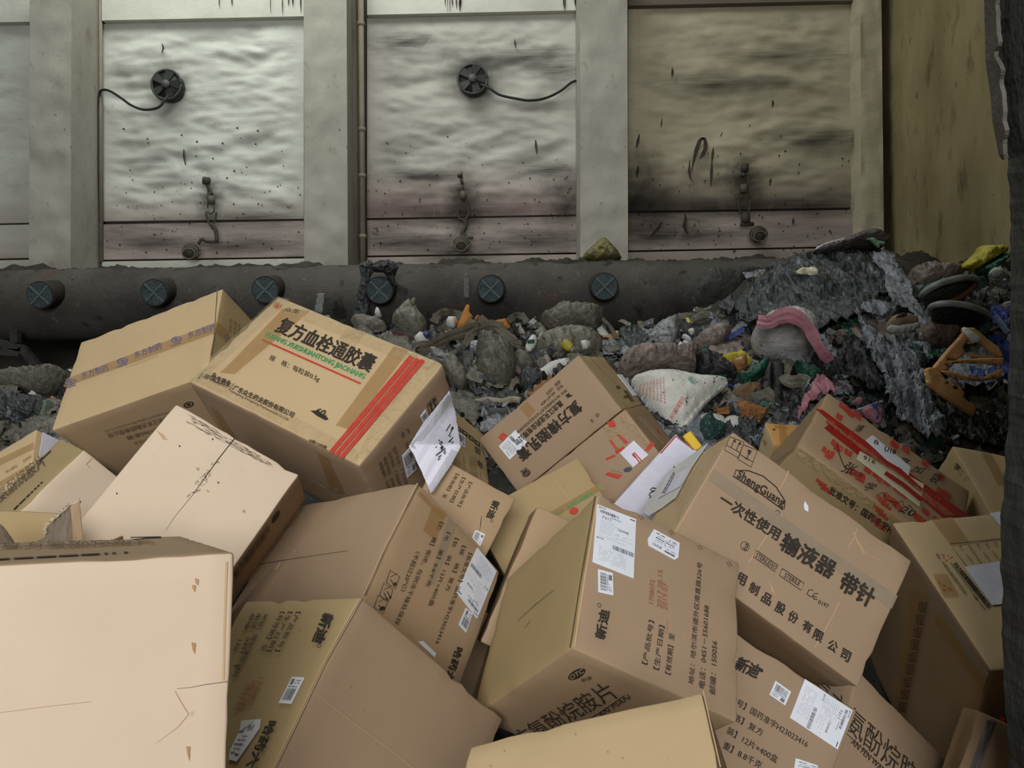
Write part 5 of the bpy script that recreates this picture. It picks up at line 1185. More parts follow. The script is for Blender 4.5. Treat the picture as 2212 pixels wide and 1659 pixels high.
mb = MB(); P_ = smooth_path([onheap(*q, lift=.05) for q in Z1((1320,930),(1370,900),(1420,870),(1480,850),(1500,850))]); mb.tube(P_, [.04+.010*math.sin(i*2.2) for i in range(len(P_))], 12); o = mb.build('ribbed_hose', WHT, None, True); tag(o, 'short pale ribbed hose above the upside-down lettered box', 'hose')
drape('plastic_film', Z1((770,690),(830,650),(870,720),(850,830),(870,960),(930,1060),(880,1080),(830,1000),(800,900),(780,800)), BLK, 'dark streaked film hanging down left of the bulging bag', 'film', wr=.05, st=(3,.6), seed=19)
drape('plastic_film', Z1((700,1060),(800,1000),(900,1080),(930,1200),(860,1260),(780,1180),(720,1140)), GBAG, 'crumpled film just right of the white paper sheet', 'film', wr=.05, seed=20)
drape('plastic_film', Z1((900,1250),(1000,1210),(1060,1240),(960,1310),(910,1330)), SILV, 'glinting film over the symbol-marked box', 'film', wr=.05, wf=16, seed=21)
pillow('plastic_film', Z1((1700,600),(1740,580),(1790,640),(1770,665),(1720,640)), .01, WHT, 'white flat scrap right of the wide slack bag', 'scrap', rnd=0, seed=22, wr=.004)
pillow('glass_shard', Z1((1845,640),(1880,605),(1905,610),(1880,660),(1850,660)), .008, TEAL, 'small green glass piece in the dark gap under the pipe', 'shard', rnd=0, seed=23, wr=.002)
ribbon('cable', Z1((1740,530),(1790,580),(1830,640),(1845,660)), .012, STRAP, 'thin bent cable right of the wide slack bag', 'cable')
# label plate and film on the pipe
o = pillow('metal_plate', [(686,634),(702,632),(696,678),(679,672)], .006, mat('zinc_plate', srgb(124,126,126), .6, srgb(104,106,106), 20), 'pale upright plate in front of the pipe behind the red-striped box', 'plate', rnd=0, wr=.0, Y=7.0, tilt=0)
pillow('frost_patch', [(1003,590),(1014,588),(1016,640),(1010,648),(1000,640)], .01, mat('whitish_crust', srgb(112,108,106), .9, srgb(84,80,78), 40), 'whitish crusted streak down the front of the pipe', 'stain', rnd=1, wr=.006, Y=7.535, tilt=0)
for k, (P, sd) in enumerate((([(775,570),(800,560),(812,580),(800,600),(795,640),(800,690),(785,730),(768,740),(760,700),(768,650),(780,600)],1),([(800,575),(840,560),(862,575),(852,600),(862,625),(845,615),(830,590),(808,588)],2))):
    pillow('plastic_film', P, .03, DARK if k == 0 else BLK, ('ragged grey film hanging from the pipe beside the fourth outlet','torn black film draped over the fourth outlet')[k], 'film', Y=7.42-.12*k, wr=.05, wf=12, stretch=(3,1,1), seed=30+sd, rnd=0, tilt=0)
pillow('trash_bag', [(1255,566),(1262,545),(1280,532),(1292,518),(1305,512),(1318,524),(1338,546),(1346,566)], .12, film('mustard_film', (120,112,60), (84,78,48), .4, 8, .8, 30, .5, [(22,.62,.7,srgb(150,146,110))]), 'mustard plastic bag on the sludge at the foot of the third column', 'bag', Y=7.95, seed=33, wr=.04, tilt=.1)

# ------------------------------------------------------------------ refuse at right
r_ = empty('rice_sack', tuple(onheap(*Z2((640,1250)), fall=6.3)), 'white woven sack with red print and green specks, the brightest bag on the heap', 'sack')
SP = Z2((240,990),(420,920),(600,900),(760,930),(900,960),(1060,970),(1200,990),(1195,1040),(1100,1110),(980,1220),(900,1320),(840,1420),(760,1500),(680,1490),(560,1400),(440,1260),(370,1150))
pillow('sack_body', SP, .13, SACK, parent=r_, wr=.025, seed=40, rnd=1, step=5, anchor=Z2((640,1300)), flat=.9)
pillow('seam_edge', Z2((1195,1000),(1202,1045),(1100,1115),(985,1225),(905,1325),(845,1425),(765,1505),(690,1490),(760,1400),(860,1290),(960,1190),(1080,1090)), .05, SACK, parent=r_, wr=.03, wf=18, seed=41, rnd=1, anchor=Z2((760,1330)))
sk = [o for o in r_.children if o.name.startswith('sack_body')][0]
def on_mesh(o, px, py, out=.006):
    D = Vector(ray(px, py)); d = Vector((D[0], 1, -D[1])).normalized(); org = Vector((0, 0, ZC)); L = o.matrix_world.inverted() if False else None
    base = o.location+(o.parent.location if o.parent else Vector()); hit, loc, nr, ix = o.ray_cast(org-base, d)
    return (loc+base-d*out) if hit else None
def ink_on(o, parent, name, txt, p0, p1, p2, m, bold=0):
    vs, fs = glyphs(txt, bold); P = []
    for x, y in vs:
        q = (p0[0]+(p1[0]-p0[0])*x+(p2[0]-p0[0])*y, p0[1]+(p1[1]-p0[1])*x+(p2[1]-p0[1])*y); P.append(on_mesh(o, *q))
    fs = [f_ for f_ in fs if all(P[i] is not None for i in f_)]; used = sorted({i for f_ in fs for i in f_}); mp_ = {u: k for k, u in enumerate(used)}
    if used: mesh_obj(name, [P[i] for i in used], [tuple(mp_[i] for i in f_) for f_ in fs], m, parent)
INKP = mat('pale_red_ink', srgb(214,120,112), .8, srgb(222,150,140), 50)
bpy.context.view_layer.update()
ink_on(sk, r_, 'printed_lettering', '日晶新绿白米', Z2((760,1130)), Z2((640,1330)), Z2((800,1155)), INKP, .015)
for i in range(8): ink_on(sk, r_, 'printed_lettering', '优质大米营养丰富', Z2((370+i*30,1010-i*9)), Z2((345+i*36,1105+i*14)), Z2((386+i*30,1012-i*9)), INKP)
r_ = empty('trash_bag', tuple(onheap(*Z2((1700,740)), fall=6.3)), 'rounded grey glossy bag under the pink ribbon on the right heap', 'bag')
pillow('bag_body', Z2((1430,520),(1500,450),(1620,420),(1760,400),(1880,430),(1980,530),(2010,640),(1990,740),(1900,780),(1740,770),(1600,750),(1500,700),(1440,610)), .26, film('clear_grey_film', (196,196,196), (150,146,144), .2, 7, .45, 20, .7, [(18,.60,.70,srgb(78,72,68))], (1,1,1.6)), parent=r_, wr=.025, wf=7, stretch=(1.5,1,.8), seed=42, lift=.14, anchor=Z2((1700,660)))
ribbon('cloth_strip', Z2((1500,410),(1600,420),(1700,370),(1800,355),(1900,400),(1990,500),(2040,600),(2100,690),(2180,790)), .03, PINK, 'long pink cloth strip draped over the rounded grey bag', 'cloth', Y=[4.42,4.36,4.30,4.26,4.26,4.28,4.28,4.28,4.3], wr=.5, thick=.012)
drape('cloth', Z4((40,580),(60,460),(150,300),(230,170),(300,165),(380,230),(430,300),(330,330),(250,350),(160,430),(100,530)), PINK, 'pink cloth sheet behind the upper-left corner of the red-taped box', 'cloth', lift=.12, wr=.06, st=(2.5,.6), seed=43, step=3, near=3.5)
pillow('cloth', Z4((560,400),(600,370),(660,390),(650,430),(600,425)), .03, PINK, 'small pink rag beside the blue printed packet', 'cloth', seed=44)
r_ = empty('packet', tuple(onheap(*Z4((740,540)), fall=6.3)), 'blue and pink printed packet behind the red-taped box', 'packet')
pillow('packet_body', Z4((640,490),(700,440),(800,440),(860,480),(850,600),(800,610),(720,560)), .04, PINK, parent=r_, seed=45, wr=.02, anchor=Z4((740,540)))
pillow('blue_print', Z4((700,440),(760,435),(810,520),(800,600),(760,570),(790,530),(740,500)), .052, BLUE, parent=r_, seed=45, wr=.015, anchor=Z4((740,536)))
pillow('plastic_strip', Z4((585,470),(860,370),(870,390),(600,490)), .012, WHT, 'white flat strip lying above the printed packet', 'strip', rnd=0, wr=.004, seed=46)
LOGM = film('dusty_black_bolster', (74,74,70), (54,55,52), .65, 7, .7, 60, .35, [(30,.62,.70,srgb(104,102,92))])
pillow('trash_bag', Z5((185,650),(230,570),(330,535),(560,525),(760,520),(870,560),(860,640),(700,720),(600,790),(430,830),(280,830),(200,780)), .25, LOGM, 'long dark bolster-shaped bag lying against the pipe', 'bag', Y=6.3, wr=.025, seed=47, flat=.95)
pillow('trash_bag', Z2((280,680),(360,620),(460,560),(480,490),(560,430),(690,385),(735,360),(725,450),(730,560),(700,650),(620,700),(480,695)), .10, SILV, 'crinkled silvery bag with a pointed corner, left of the white containers', 'bag', wr=.04, wf=12, seed=48)
r_ = empty('trash_bag', tuple(onheap(*Z2((500,930)), fall=6.3)), 'brownish bag gathered into a pleated knot, above the white sack', 'bag')
pillow('bag_body', Z2((140,860),(200,760),(300,700),(480,700),(660,690),(760,740),(700,860),(600,900),(440,905),(240,980),(160,950)), .15, BRN, parent=r_, wr=.035, seed=49, anchor=Z2((450,900)))
pillow('pleated_knot', Z2((640,760),(760,710),(860,715),(905,760),(880,830),(895,950),(800,940),(700,935),(600,890),(640,820)), .17, BRN, parent=r_, wr=.05, wf=18, stretch=(1,.4,1), seed=50, anchor=Z2((760,880)))
pillow('trash_bag', Z2((870,620),(940,550),(1060,480),(1180,490),(1240,560),(1170,640),(1100,700),(1000,730),(900,680)), .13, BRN, 'lumpy brown bag right of the white containers', 'bag', wr=.035, seed=51)
pillow('trash_bag', Z2((890,720),(1050,720),(1180,830),(1300,930),(1270,1020),(1200,980),(1060,960),(920,950),(880,860)), .10, BLK, 'matte black bag right of the pleated knot', 'bag', wr=.03, seed=52)
for i, q in enumerate((((750,560),(790,540),(860,590),(850,625),(800,605)),((760,610),(800,605),(865,660),(860,690),(790,655)),((715,680),(740,600),(800,650),(860,690),(850,715),(760,705)),((800,510),(870,480),(895,520),(860,560)))):
    pillow('plastic_container', Z2(*q), .03, WHT, ('highest white plastic tray piece of the little stack','middle white tray piece of the little stack','lowest white tray with a red mark','small pale fluted tray leaning behind the white stack')[i], 'container', group='white trays on the right heap', seed=53+i, rnd=1, wr=.006)
pillow('yellow_scrap', Z2((1110,770),(1180,730),(1250,740),(1330,690),(1360,740),(1440,800),(1430,840),(1330,830),(1240,800),(1160,820)), .04, YELF, 'bright yellow film scrap in the middle of the right heap', 'scrap', seed=57, wr=.04, rnd=1)
pillow('food_scrap', Z2((1200,840),(1260,780),(1350,770),(1390,840),(1370,910),(1280,920)), .08, CRUD, 'brown lump just under the yellow scrap', 'scrap', seed=58, wr=.03)
r_ = pillow('plastic_tub', Z2((1290,940),(1330,990),(1420,1000),(1530,950),(1600,850),(1590,800),(1540,790),(1460,850),(1380,880),(1360,930),(1320,910)), .07, GRN, 'dark green translucent tub piece below the yellow scrap', 'tub', seed=59, wr=.02, rnd=1)
pillow('plastic_film', Z2((1820,800),(1900,830),(2020,880),(2090,930),(2060,1010),(1980,1040),(1930,960),(1850,880)), .05, GRN, 'dark green film flap right of the pale strap', 'film', seed=60, wr=.04, rnd=1)
ribbon('strap', Z2((1790,790),(1760,860),(1745,940),(1800,990),(1900,980),(1950,1000)), .03, film('pale_strap', (118,116,104), (88,86,78), .6, 8), 'pale looped strap in front of the black crate', 'strap', lift=.14)
r_ = empty('plastic_crate', tuple(onheap(*Z2((1660,1200)), fall=6.3)), 'black open crate wedged in the right heap', 'crate')
for nm, q in (('crate_wall',((1560,900),(1600,800),(1620,800),(1620,1240),(1540,1240),(1530,1050))),('crate_wall',((1620,800),(1740,810),(1740,1000),(1720,1240),(1620,1240)))): pillow(nm, Z2(*q), .03, BLK, parent=r_, rnd=0, wr=.004, seed=61, anchor=Z2((1640,1100)), tilt=.2)
pillow('cardboard_piece', Z2((1250,1100),(1330,1020),(1420,1000),(1540,1010),(1520,1140),(1480,1210),(1380,1180),(1300,1160)), .03, film('wet_brown_board', (128,100,72), (92,72,54), .8, 7, .4, 40, .2, [(12,.62,.70,srgb(70,64,58))]), 'wet brown cardboard piece left of the black crate', 'cardboard', seed=62, rnd=1, wr=.03)
pillow('cardboard_piece', Z2((1060,1270),(1200,1230),(1330,1210),(1440,1240),(1600,1260),(1560,1340),(1500,1400),(1360,1360),(1220,1300),(1100,1300)), .05, CRUD, 'torn crusty orange board with white patches, above the small orange box', 'cardboard', seed=63, wr=.05, wf=14, rnd=0)
pillow('plastic_tray', Z2((1190,1320),(1290,1310),(1360,1380),(1300,1440),(1190,1430),(1160,1380)), .02, WHT, 'white plastic tray lying under the torn crusty board', 'tray', seed=64, rnd=1, wr=.006)
pillow('plastic_tray', Z2((890,1370),(960,1290),(1080,1290),(1190,1330),(1170,1440),(1080,1460),(920,1480)), .02, WHT, 'stained white tray behind the teal net', 'tray', seed=65, rnd=1, wr=.006)
pillow('mesh_net', Z2((920,1420),(960,1330),(1040,1290),(1080,1380),(1160,1420),(1190,1490),(1120,1560),(1020,1620),(950,1580)), .08, TEAL, 'dark teal net bag behind the arched-logo box', 'net', seed=66, wr=.04, wf=14)
pillow('plastic_film', Z2((1480,1230),(1540,1170),(1660,1240),(1640,1260),(1560,1240)), .02, GRN, 'green crumpled film above the small orange box', 'film', seed=67, rnd=1)
# the dark mass and the long hanging film
drape('plastic_film', Z5((620,760),(680,680),(860,560),(1000,460),(1200,330),(1400,290),(1640,270),(1900,300),(2000,280),(2100,400),(2200,470),(2200,600),(2100,700),(1960,760),(1860,900),(1700,960),(1540,1000),(1400,1080),(1300,950),(1180,880),(1020,900),(860,920),(740,1000),(660,980),(620,880)), DARK, 'great mass of wet dark film covering the crest of the right heap', 'film', lift=.06, wr=.12, wf=3.6, st=(1.3,.8), seed=70, step=3.2, near=3.4, tat=12)
drape('plastic_film', Z3((760,330),(900,260),(980,300),(1000,420),(1100,520),(1160,640),(1130,700),(1240,840),(1250,900),(1380,1040),(1350,1050),(1260,980),(1230,1180),(1200,1000),(1150,870),(1000,800),(900,880),(760,900),(640,820),(660,800),(800,760),(940,760),(880,600),(880,470),(780,400)), GREY, 'tattered blue-grey film spread over the crest of the right heap', 'film', lift=.13, wr=.06, wf=7, st=(1.9,.8), seed=71, step=3.5, near=3.4)
drape('plastic_film', Z3((590,900),(620,870),(680,980),(780,1080),(900,1180),(1060,1060),(1160,1280),(1250,1440),(1290,1640),(1400,1860),(1480,1980),(1440,2080),(1300,2110),(1180,2000),(1060,1960),(980,1800),(900,1700),(880,1500),(780,1380),(700,1180),(640,1020)), GREY, 'long blue-grey film trailing down the right heap to the red-taped box', 'film', lift=.12, wr=.12, wf=7, st=(2.4,.7), seed=72, step=4, near=3.2)
drape('plastic_film', Z3((470,1120),(600,1080),(720,1200),(820,1400),(900,1560),(840,1640),(700,1600),(560,1480),(480,1300)), BLK, 'black pleated film left of the long trailing film', 'film', lift=.10, wr=.10, wf=7, st=(2.4,.8), seed=73, near=3.2)
drape('plastic_film', Z4((1240,280),(1400,340),(1600,520),(1740,560),(1900,520),(2060,500),(2080,800),(1900,810),(1700,800),(1480,640),(1400,480),(1300,400)), film('green_black_film', (56,66,58), (34,42,38), .35, 7, .9, 24, .5, [(20,.62,.70,srgb(90,96,72)), (9,.62,.74,srgb(30,76,62))], (2.4,1,.7)), 'green-black streaked film right of the long trailing film', 'film', lift=.08, wr=.09, st=(2.6,.7), seed=74, near=3.2)
pillow('trash_bag', Z3((-60,430),(0,340),(110,300),(220,270),(420,190),(560,130),(690,90),(780,140),(850,200),(880,240),(760,280),(600,270),(420,310),(240,370),(100,400)), .20, film('mauve_grey_film', (104,94,92), (74,68,68), .45, 6, .9, 22, .45, [(14,.62,.72,srgb(56,52,52))], (.6,1,2)), 'mauve-grey bag on the very crest of the right heap', 'bag', wr=.05, seed=75, Y=6.0, tilt=.15)
pillow('paper_strip', Z3((205,272),(230,235),(330,190),(450,158),(498,150),(496,178),(380,205),(300,225),(240,262)), .02, WHT, 'white paper strip with a red end, lying on the crest bag', 'paper', rnd=0, wr=.01, seed=76, Y=5.76, tilt=.1)
pillow('plastic_wrapper', Z3((690,160),(760,145),(830,180),(890,195),(870,225),(820,215),(835,262),(790,230),(740,180)), .02, mat('green_wrapper', srgb(40,112,62), .4, srgb(150,170,156), 9, .4, 30), 'green and white wrapper at the right end of the crest bag', 'wrapper', rnd=0, wr=.02, seed=77, Y=5.74, tilt=.1)
pillow('trash_scrap', Z3((10,490),(60,450),(180,430),(230,460),(250,520),(140,500)), .02, CREAM, 'cream crumpled scrap on the dark film, left of the crest', 'scrap', wr=.03, seed=78, Y=5.35)
r_ = empty('shoe', tuple(onheap(*Z3((1040,1040)), fall=6.3)), 'beige canvas shoe with a white sole, on the blue-grey film', 'shoe')
pillow('sole', Z3((895,1000),(915,1040),(980,1058),(1100,1040),(1200,1010),(1205,985),(1100,1005),(960,1030)), .05, WHT, parent=r_, rnd=1, wr=.004, seed=79, Y=4.25)
pillow('upper', Z3((890,990),(910,940),(960,920),(1060,912),(1130,940),(1205,985),(1100,1018),(960,1040),(905,1025)), .08, film('beige_canvas', (150,134,112), (116,100,82), .8, 8, .3, 90, .2), parent=r_, rnd=1, wr=.01, seed=80, Y=4.3)
pillow('shoe_opening', Z3((930,965),(990,935),(1060,935),(1050,960),(990,975)), .09, mat('dark_brown_lining', srgb(62,50,42), .8), parent=r_, rnd=1, wr=.0, seed=81, Y=4.27)
# round basins with rims
def basin(name, P, rimw, m, rimm, label, Y, extra=None):
    r_ = empty(name, tuple(at(*P[0], Y)), label, 'basin'); (cx, cy), (ax, ay), (bx, by) = P; T = np.linspace(0, 2*math.pi, 41)
    R = [at(cx+ax*math.cos(t)+bx*math.sin(t), cy+ay*math.cos(t)+by*math.sin(t), Y+.16*math.sin(t)) for t in T]
    mb = MB(); mb.tube(R, rimw, 8, cap=False); mb.build('rim', rimm, r_, True)
    c = at(cx, cy, Y)+Vector((0, .14, -.12)); v = [q for q in R[:-1]]+[c+(q-c)*.7+Vector((0,.02,-.05)) for q in R[:-1]]+[c]; k = len(R)-1
    mesh_obj('bowl', v, [(i, (i+1) % k, k+(i+1) % k, k+i) for i in range(k)]+[(k+i, k+(i+1) % k, 2*k) for i in range(k)], m, r_, True)
RIM = mat('pale_basin_rim', srgb(140,144,140), .4, srgb(100,104,102), 10)
basin('round_basin', (Z3((1500,640)),(58,-20),(12,15)), .022, film('grey_green_basin', (78,80,72), (60,62,56), .6), RIM, 'tilted grey-green basin with a pale rim, near the right wall', 5.0)
pillow('basin_shard', Z3((1360,800),(1560,720),(1680,640),(1750,560),(1760,600),(1700,690),(1560,770),(1400,830)), .03, film('rust_plastic', (128,78,46), (92,56,36), .6, 7), 'rust-orange plastic band under the tilted grey-green basin', 'shard', Y=4.95, seed=82, rnd=1, wr=.008)
basin('round_basin', (Z3((1590,870)),(62,6),(6,20)), .020, film('black_basin', (38,38,38), (28,28,28), .5), RIM, 'black basin with a pale rim, above the broken orange crate', 4.6)
pillow('trash_bag', Z3((1080,480),(1250,430),(1450,440),(1640,470),(1600,560),(1480,600),(1330,660),(1200,660),(1130,580)), .12, BRN, 'brown slack bag behind the tilted basin at the right wall', 'bag', Y=5.6, seed=83, wr=.04)
pillow('trash_bag', Z3((1260,920),(1400,890),(1540,880),(1640,940),(1730,1030),(1560,1130),(1480,1240),(1300,1250),(1160,1200),(1140,1060)), .12, film('pinkish_brown_bag', (112,92,84), (80,68,62), .5, 7, .8, 24, .4, [(16,.62,.70,srgb(60,54,46)), (6,.62,.72,srgb(84,88,70))]), 'reddish-brown bag left of the broken orange crate', 'bag', seed=84, wr=.04)
# broken orange crate
r_ = empty('broken_crate', tuple(onheap(*Z3((1700,1500)), fall=6.3)), 'broken orange plastic crate with smashed slats, at the right edge of the heap', 'crate')
def bar(nm, q, th=.02, Y=4.05): pillow(nm, Z3(*q), th, ORNG, parent=r_, rnd=0, wr=.004, seed=85, Y=Y, tilt=.25, step=3, flat=.3)
bar('slat', ((1610,1010),(1720,1010),(1840,1110),(1960,1200),(2005,1290),(1980,1310),(1900,1260),(1800,1170),(1680,1120),(1620,1080)))
bar('slat', ((1320,1400),(1450,1240),(1560,1120),(1620,1050),(1680,1110),(1620,1200),(1640,1260),(1560,1330),(1470,1310),(1480,1420),(1400,1450)), .022, 4.02)
bar('slat', ((1480,1330),(1640,1310),(1850,1300),(2010,1300),(2000,1370),(1850,1360),(1640,1345),(1500,1355)), .02, 3.98)
bar('slat', ((1640,1240),(1780,1270),(1940,1290),(1900,1310),(1700,1300)), .015, 4.03)
bar('slat', ((1400,1420),(1480,1420),(1640,1470),(1800,1490),(1960,1400),(2000,1440),(1960,1500),(1800,1520),(1640,1510),(1480,1470)), .02, 3.96)
bar('side_panel', ((1250,1410),(1300,1385),(1400,1440),(1470,1530),(1580,1570),(1640,1640),(1620,1680),(1700,1740),(1750,1790),(1720,1860),(1640,1820),(1500,1720),(1380,1640),(1280,1560)), .025, 3.94)
pillow('white_patch', Z3((1610,1000),(1660,1010),(1780,1090),(1800,1140),(1720,1160),(1650,1100)), .026, WHT, parent=r_, rnd=1, wr=.004, seed=86, Y=4.03, tilt=.25)
drape('plastic_film', Z3((1890,860),(1960,760),(2040,800),(2085,900),(2080,1000),(1960,1020),(1900,980)), BLUE, 'blue film bunched against the jamb above the broken crate', 'film', lift=.10, wr=.08, seed=87, near=3.3)
drape('plastic_film', Z3((1850,1100),(1960,1090),(2080,1180),(2110,1300),(2060,1480),(1980,1560),(1860,1560),(1700,1540),(1690,1400),(1850,1440),(1990,1400),(2000,1280)), BLUE, 'blue film spilling around the broken orange crate', 'film', lift=.08, wr=.08, seed=88, near=3.3)
ribbon('rope', Z3((1940,900),(1990,960),(2040,1030),(2070,1060)), .014, film('grey_blue_rope', (86,96,122), (60,68,90), .7), 'grey-blue rope across the blue film at the jamb', 'rope', lift=.2)
r_ = empty('trash_bag', tuple(at(*Z3((1850,450)), 5.5)), 'yellow and green bag standing against the right wall', 'bag')
pillow('bag_body', Z3((1605,420),(1680,350),(1760,280),(1780,225),(1860,240),(1960,225),(2015,260),(2015,310),(1940,350),(1860,390),(1790,440),(1740,470),(1640,460)), .12, YELF, parent=r_, Y=5.5, wr=.05, seed=89, tilt=.1)
pillow('green_corner', Z3((1750,460),(1830,400),(1900,360),(2000,300),(2035,330),(1990,400),(1900,460),(1880,510),(1790,510)), .11, GRN, parent=r_, Y=5.46, wr=.05, seed=90, tilt=.1)
pillow('bottle', Z3((1860,470),(1950,455),(2000,480),(1990,530),(1920,520)), .05, WHT, 'small white bottle under the yellow and green bag', 'bottle', Y=5.35, seed=91, wr=.01)
# far left, beneath the pipe
pillow('trash_bag', ZA((-60,850),(100,840),(300,820),(470,810),(420,930),(330,1010),(150,1010),(20,960),(-60,920)), .12, GBAG, 'dusty grey sheet bag at far left under the pipe', 'bag', seed=92, wr=.04)
pillow('trash_bag', ZA((-60,1000),(80,980),(240,1020),(330,1000),(360,1120),(280,1230),(150,1260),(0,1240),(-60,1150)), .12, DARK, 'black crinkled bag at far left above the taped box', 'bag', seed=93, wr=.05, wf=12)
pillow('plastic_bottle', ZA((290,1140),(310,1060),(350,1030),(380,1060),(350,1160),(340,1240),(300,1210)), .06, film('green_plastic', (98,112,92), (70,84,70), .35, 8), 'pale green crushed bottle left of the blue-lettered-tape box', 'bottle', seed=94, wr=.02)
mb = MB()
STEEL = mat('sooty_steel', srgb(62,60,56), .8, srgb(46,44,42), 9)
r_ = empty('pipe_stand', tuple(at(30, 800, 7.6)), 'dark steel bracket frame under the left end of the pipe', 'stand')
for nm, a, b in (('beam',(-30,735),(44,752)),('strut',(42,750),(88,806)),('post',(28,712),(30,740)),('beam',(-30,758),(40,762))):
    mb = MB(); A = at(*a, 7.5); B_ = at(*b, 7.5); t = (B_-A).normalized(); w = t.cross(Vector((0,1,0))).normalized()*.035; d = Vector((0,.07,0)); mb.hexa([A+w, B_+w, B_+w+d, A+w+d], [A-w, B_-w, B_-w+d, A-w+d]); mb.build(nm, STEEL, r_)

# crumpled film lying all over the heap
rg = random.Random(77); made = 0; tries = 0; NO = len(OUTL); fm = [DARK, BLK, GBAG, GBAG2, SILV, BRN, GREY, GRN, WHT, CRUD]
while made < 150 and tries < 3000:
    tries += 1; x = rg.uniform(-30, 2175) if rg.random() < .9 else rg.uniform(-30, 140); y = rg.uniform(535, 960)
    p = onheap(x, y, 3.3)
    if p.y > 6.9 or p.y < 3.45 or p.x > 4.0: continue
    if sum(inside(x, y, P) for P in OUTL[:NO]) and rg.random() < .8: continue
    R_ = rg.uniform(18, 58)*4.6/p.y; n_ = rg.randint(7, 12); a0 = rg.uniform(0, 6.28); el = rg.uniform(.5, 1.1)
    P = [(x+R_*rg.uniform(.6, 1.25)*math.cos(a0+k*6.283/n_)*(1.2), y+R_*el*rg.uniform(.6, 1.25)*math.sin(a0+k*6.283/n_)) for k in range(n_)]
    P = [(min(q[0], 2172), q[1]) for q in P]
    mid = x < 1330
    m = fm[rg.choices(range(10), [2, 3, 7, 6, 1.2, 1.2, .6, .2, .4, .6] if mid else [8, 6, 2, 1, 1.6, 2.5, 5, 1, .5, .7])[0]]
    C3 = [onheap(a_, b_, 3.3) for a_, b_ in P]
    if max(q.y for q in C3)-min(q.y for q in C3) > .8 or max(q.y for q in C3) > 7: continue
    drape('film_scrap', P, m, 'crumpled scrap of film lying loose among the refuse on the heap', 'film', lift=rg.uniform(.0, .07), wr=rg.uniform(.05, .10), wf=rg.uniform(4, 8), st=(rg.uniform(.7, 2.4), rg.uniform(.6, 1.2)), seed=100+made, step=max(3, R_/11), near=3.3, group='crumpled film scraps on the heap', tat=9)
    made += 1
# loose shreds everywhere on the heap
shred_m = [DARK, BLK, GBAG, GBAG2, SILV, BRN, WHT, TEAL, ORNG, GREY, BLUE, YELF, GRN, CRUD]
wts = [9, 7, 8, 6, 3, 4, 1.2, .8, .5, 4, .5, .3, .8, .8]
rg = random.Random(21); v = []; f = []; mi = []
tries = 0
while len(f) < 12000 and tries < 60000:
    tries += 1
    px = rg.uniform(-40, 2200); py = rg.uniform(500, 1010)
    if px < 760 and rg.random() < .5: continue
    if rg.random() < .88 and any(inside(px, py, P) for P in OUTL): continue
    p = onheap(px, py, 3.2, heap)
    if p.y > 7.3 or p.x > 4.2: continue
    k = rg.choices(range(len(shred_m)), wts)[0]; s_ = rg.uniform(.012, .055)*(.6 if k in (6,8,10,11,13) else 1)
    a = rg.uniform(0, 6.28); tl = rg.uniform(-.9, .9); u = Vector((math.cos(a), math.sin(a)*.6, tl)).normalized(); w = u.cross(Vector((rg.uniform(-.5,.5), -1, .6))).normalized()
    L, B_ = s_*rg.uniform(.8, 2.4), s_*rg.uniform(.3, 1.0); c = p+Vector((0, -.02, .02)); n0 = len(v); nn = u.cross(w); sd = rg.random()*50
    for i in range(5):
        for j in range(3):
            e = rg.uniform(.75, 1.1); q = Vector((i*.9, j*.9, sd)); v.append(c+u*(L*(i/2-1)*e)+w*(B_*(j-1)*e)+nn*(s_*.8*noise.noise(q)))
    for i in range(4):
        for j in range(2): f.append((n0+i*3+j, n0+i*3+j+1, n0+i*3+j+4, n0+i*3+j+3)); mi.append(k)
o = mesh_obj('refuse_shreds', v, f, shred_m, None, True, mi); tag(o, 'loose shreds of film, paper and plastic scattered over the heap of waste', 'refuse', kind='stuff')

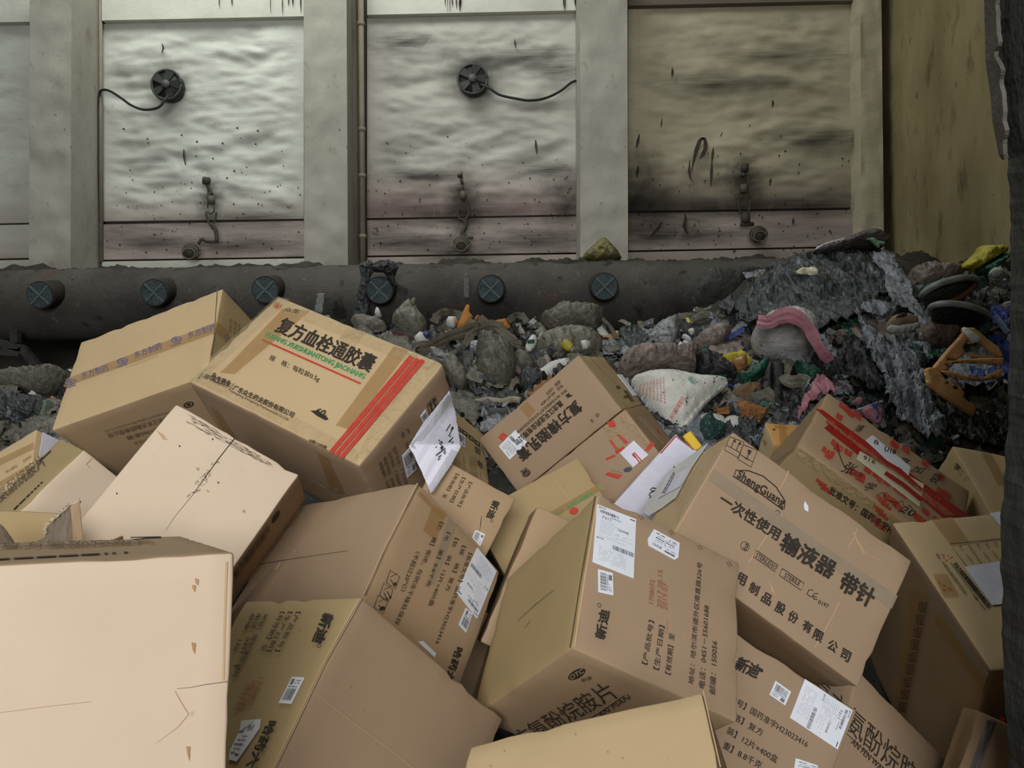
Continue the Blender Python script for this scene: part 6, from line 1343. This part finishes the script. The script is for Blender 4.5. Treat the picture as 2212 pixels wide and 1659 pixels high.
# ------------------------------------------------------------------ the open torn carton at far left, and a yellow folder
r_ = empty('opened_box', (-1.18, 1.6, ZC-.80), 'opened cardboard box with a torn grey corner flap, behind the nearest plain box', 'box')
def panel(nm, pts, m, th=.006):
    V = [Vector(p) for p in pts]; nrm = (V[1]-V[0]).cross(V[2]-V[0]).normalized()*th; k = len(V)
    o = mesh_obj(nm, V+[p+nrm for p in V], [tuple(range(k)), tuple(range(2*k-1, k-1, -1))]+[(i, (i+1) % k, (i+1) % k+k, i+k) for i in range(k)], m, r_); fix_normals(o); return o
Zl = ZC-.80
panel('back_panel', [at(-160,1100,1.70), at(60,1106,1.70), at(122,1110,1.70), at(132,1150,1.70), Vector((at(132,1150,1.70).x, 1.70, Zl)), Vector((at(-160,1100,1.70).x, 1.70, Zl))], OLIVE)
panel('side_panel', [at(-60,1140,1.50), at(-30,1132,1.52), at(2,1134,1.54), at(16,1150,1.56), at(27,1168,1.58), at(36,1230,1.60), at(-60,1230,1.50)], PINKC)
panel('flap_edge', [at(0,1131,1.535), at(10,1140,1.545), at(30,1168,1.565), at(40,1200,1.575), at(34,1200,1.575), at(22,1168,1.563), at(4,1142,1.543)], GREYC)
tp = [(170,1083),(160,1089),(150,1092),(146,1096),(138,1104),(130,1110),(122,1118),(114,1126),(106,1134),(98,1143),(100,1152),(94,1162),(80,1168),(78,1230),(166,1230),(160,1160),(156,1120)]
panel('torn_flap', [at(x, y, 1.50+.0004*(170-x)) for x, y in tp], GREYC)
panel('flap_edge', [at(151,1094,1.490), at(170,1081,1.498), at(171,1074,1.498), at(173,1100,1.50), at(179,1162,1.502), at(182,1230,1.502), at(160,1230,1.492), at(157,1162,1.490), at(154,1120,1.490)], KRAFT)
rgt = random.Random(2); mb = MB()
for (x0, y0), (x1, y1) in zip(tp[:11], tp[1:12]):
    for k in range(3):
        t = rgt.random(); c_ = at(x0+(x1-x0)*t, y0+(y1-y0)*t-1, 1.494+.0004*(170-x0)); s_ = rgt.uniform(.003, .007)
        mb.add([c_+Vector((rgt.uniform(-1,1)*s_, rgt.uniform(-1,0)*s_, rgt.uniform(-.5,1.2)*s_)) for _ in range(4)], [(0,1,2,3)])
mb.build('torn_fibres', mat('pale_paper_fibre', srgb(190,178,160), .9), r_)
panel('side_panel', [Vector((at(178,1160,1.502).x, 1.502, ZC-.33)), Vector((at(178,1160,1.502).x-.02, 1.70, ZC-.33)), Vector((at(178,1160,1.502).x-.02, 1.70, Zl)), Vector((at(178,1160,1.502).x, 1.502, Zl))], KRAFT)
yb = pillow('folder', ZQ((1195,300),(1310,222),(1340,250),(1500,460),(1420,515),(1380,520)), .012, mat('yellow_board', srgb(232,196,62), .5, srgb(222,184,56), 6), 'bright yellow folder sticking up behind the red-rimmed white folder', 'folder', rnd=0, wr=.0, Y=2.74, tilt=.5, flat=.15)
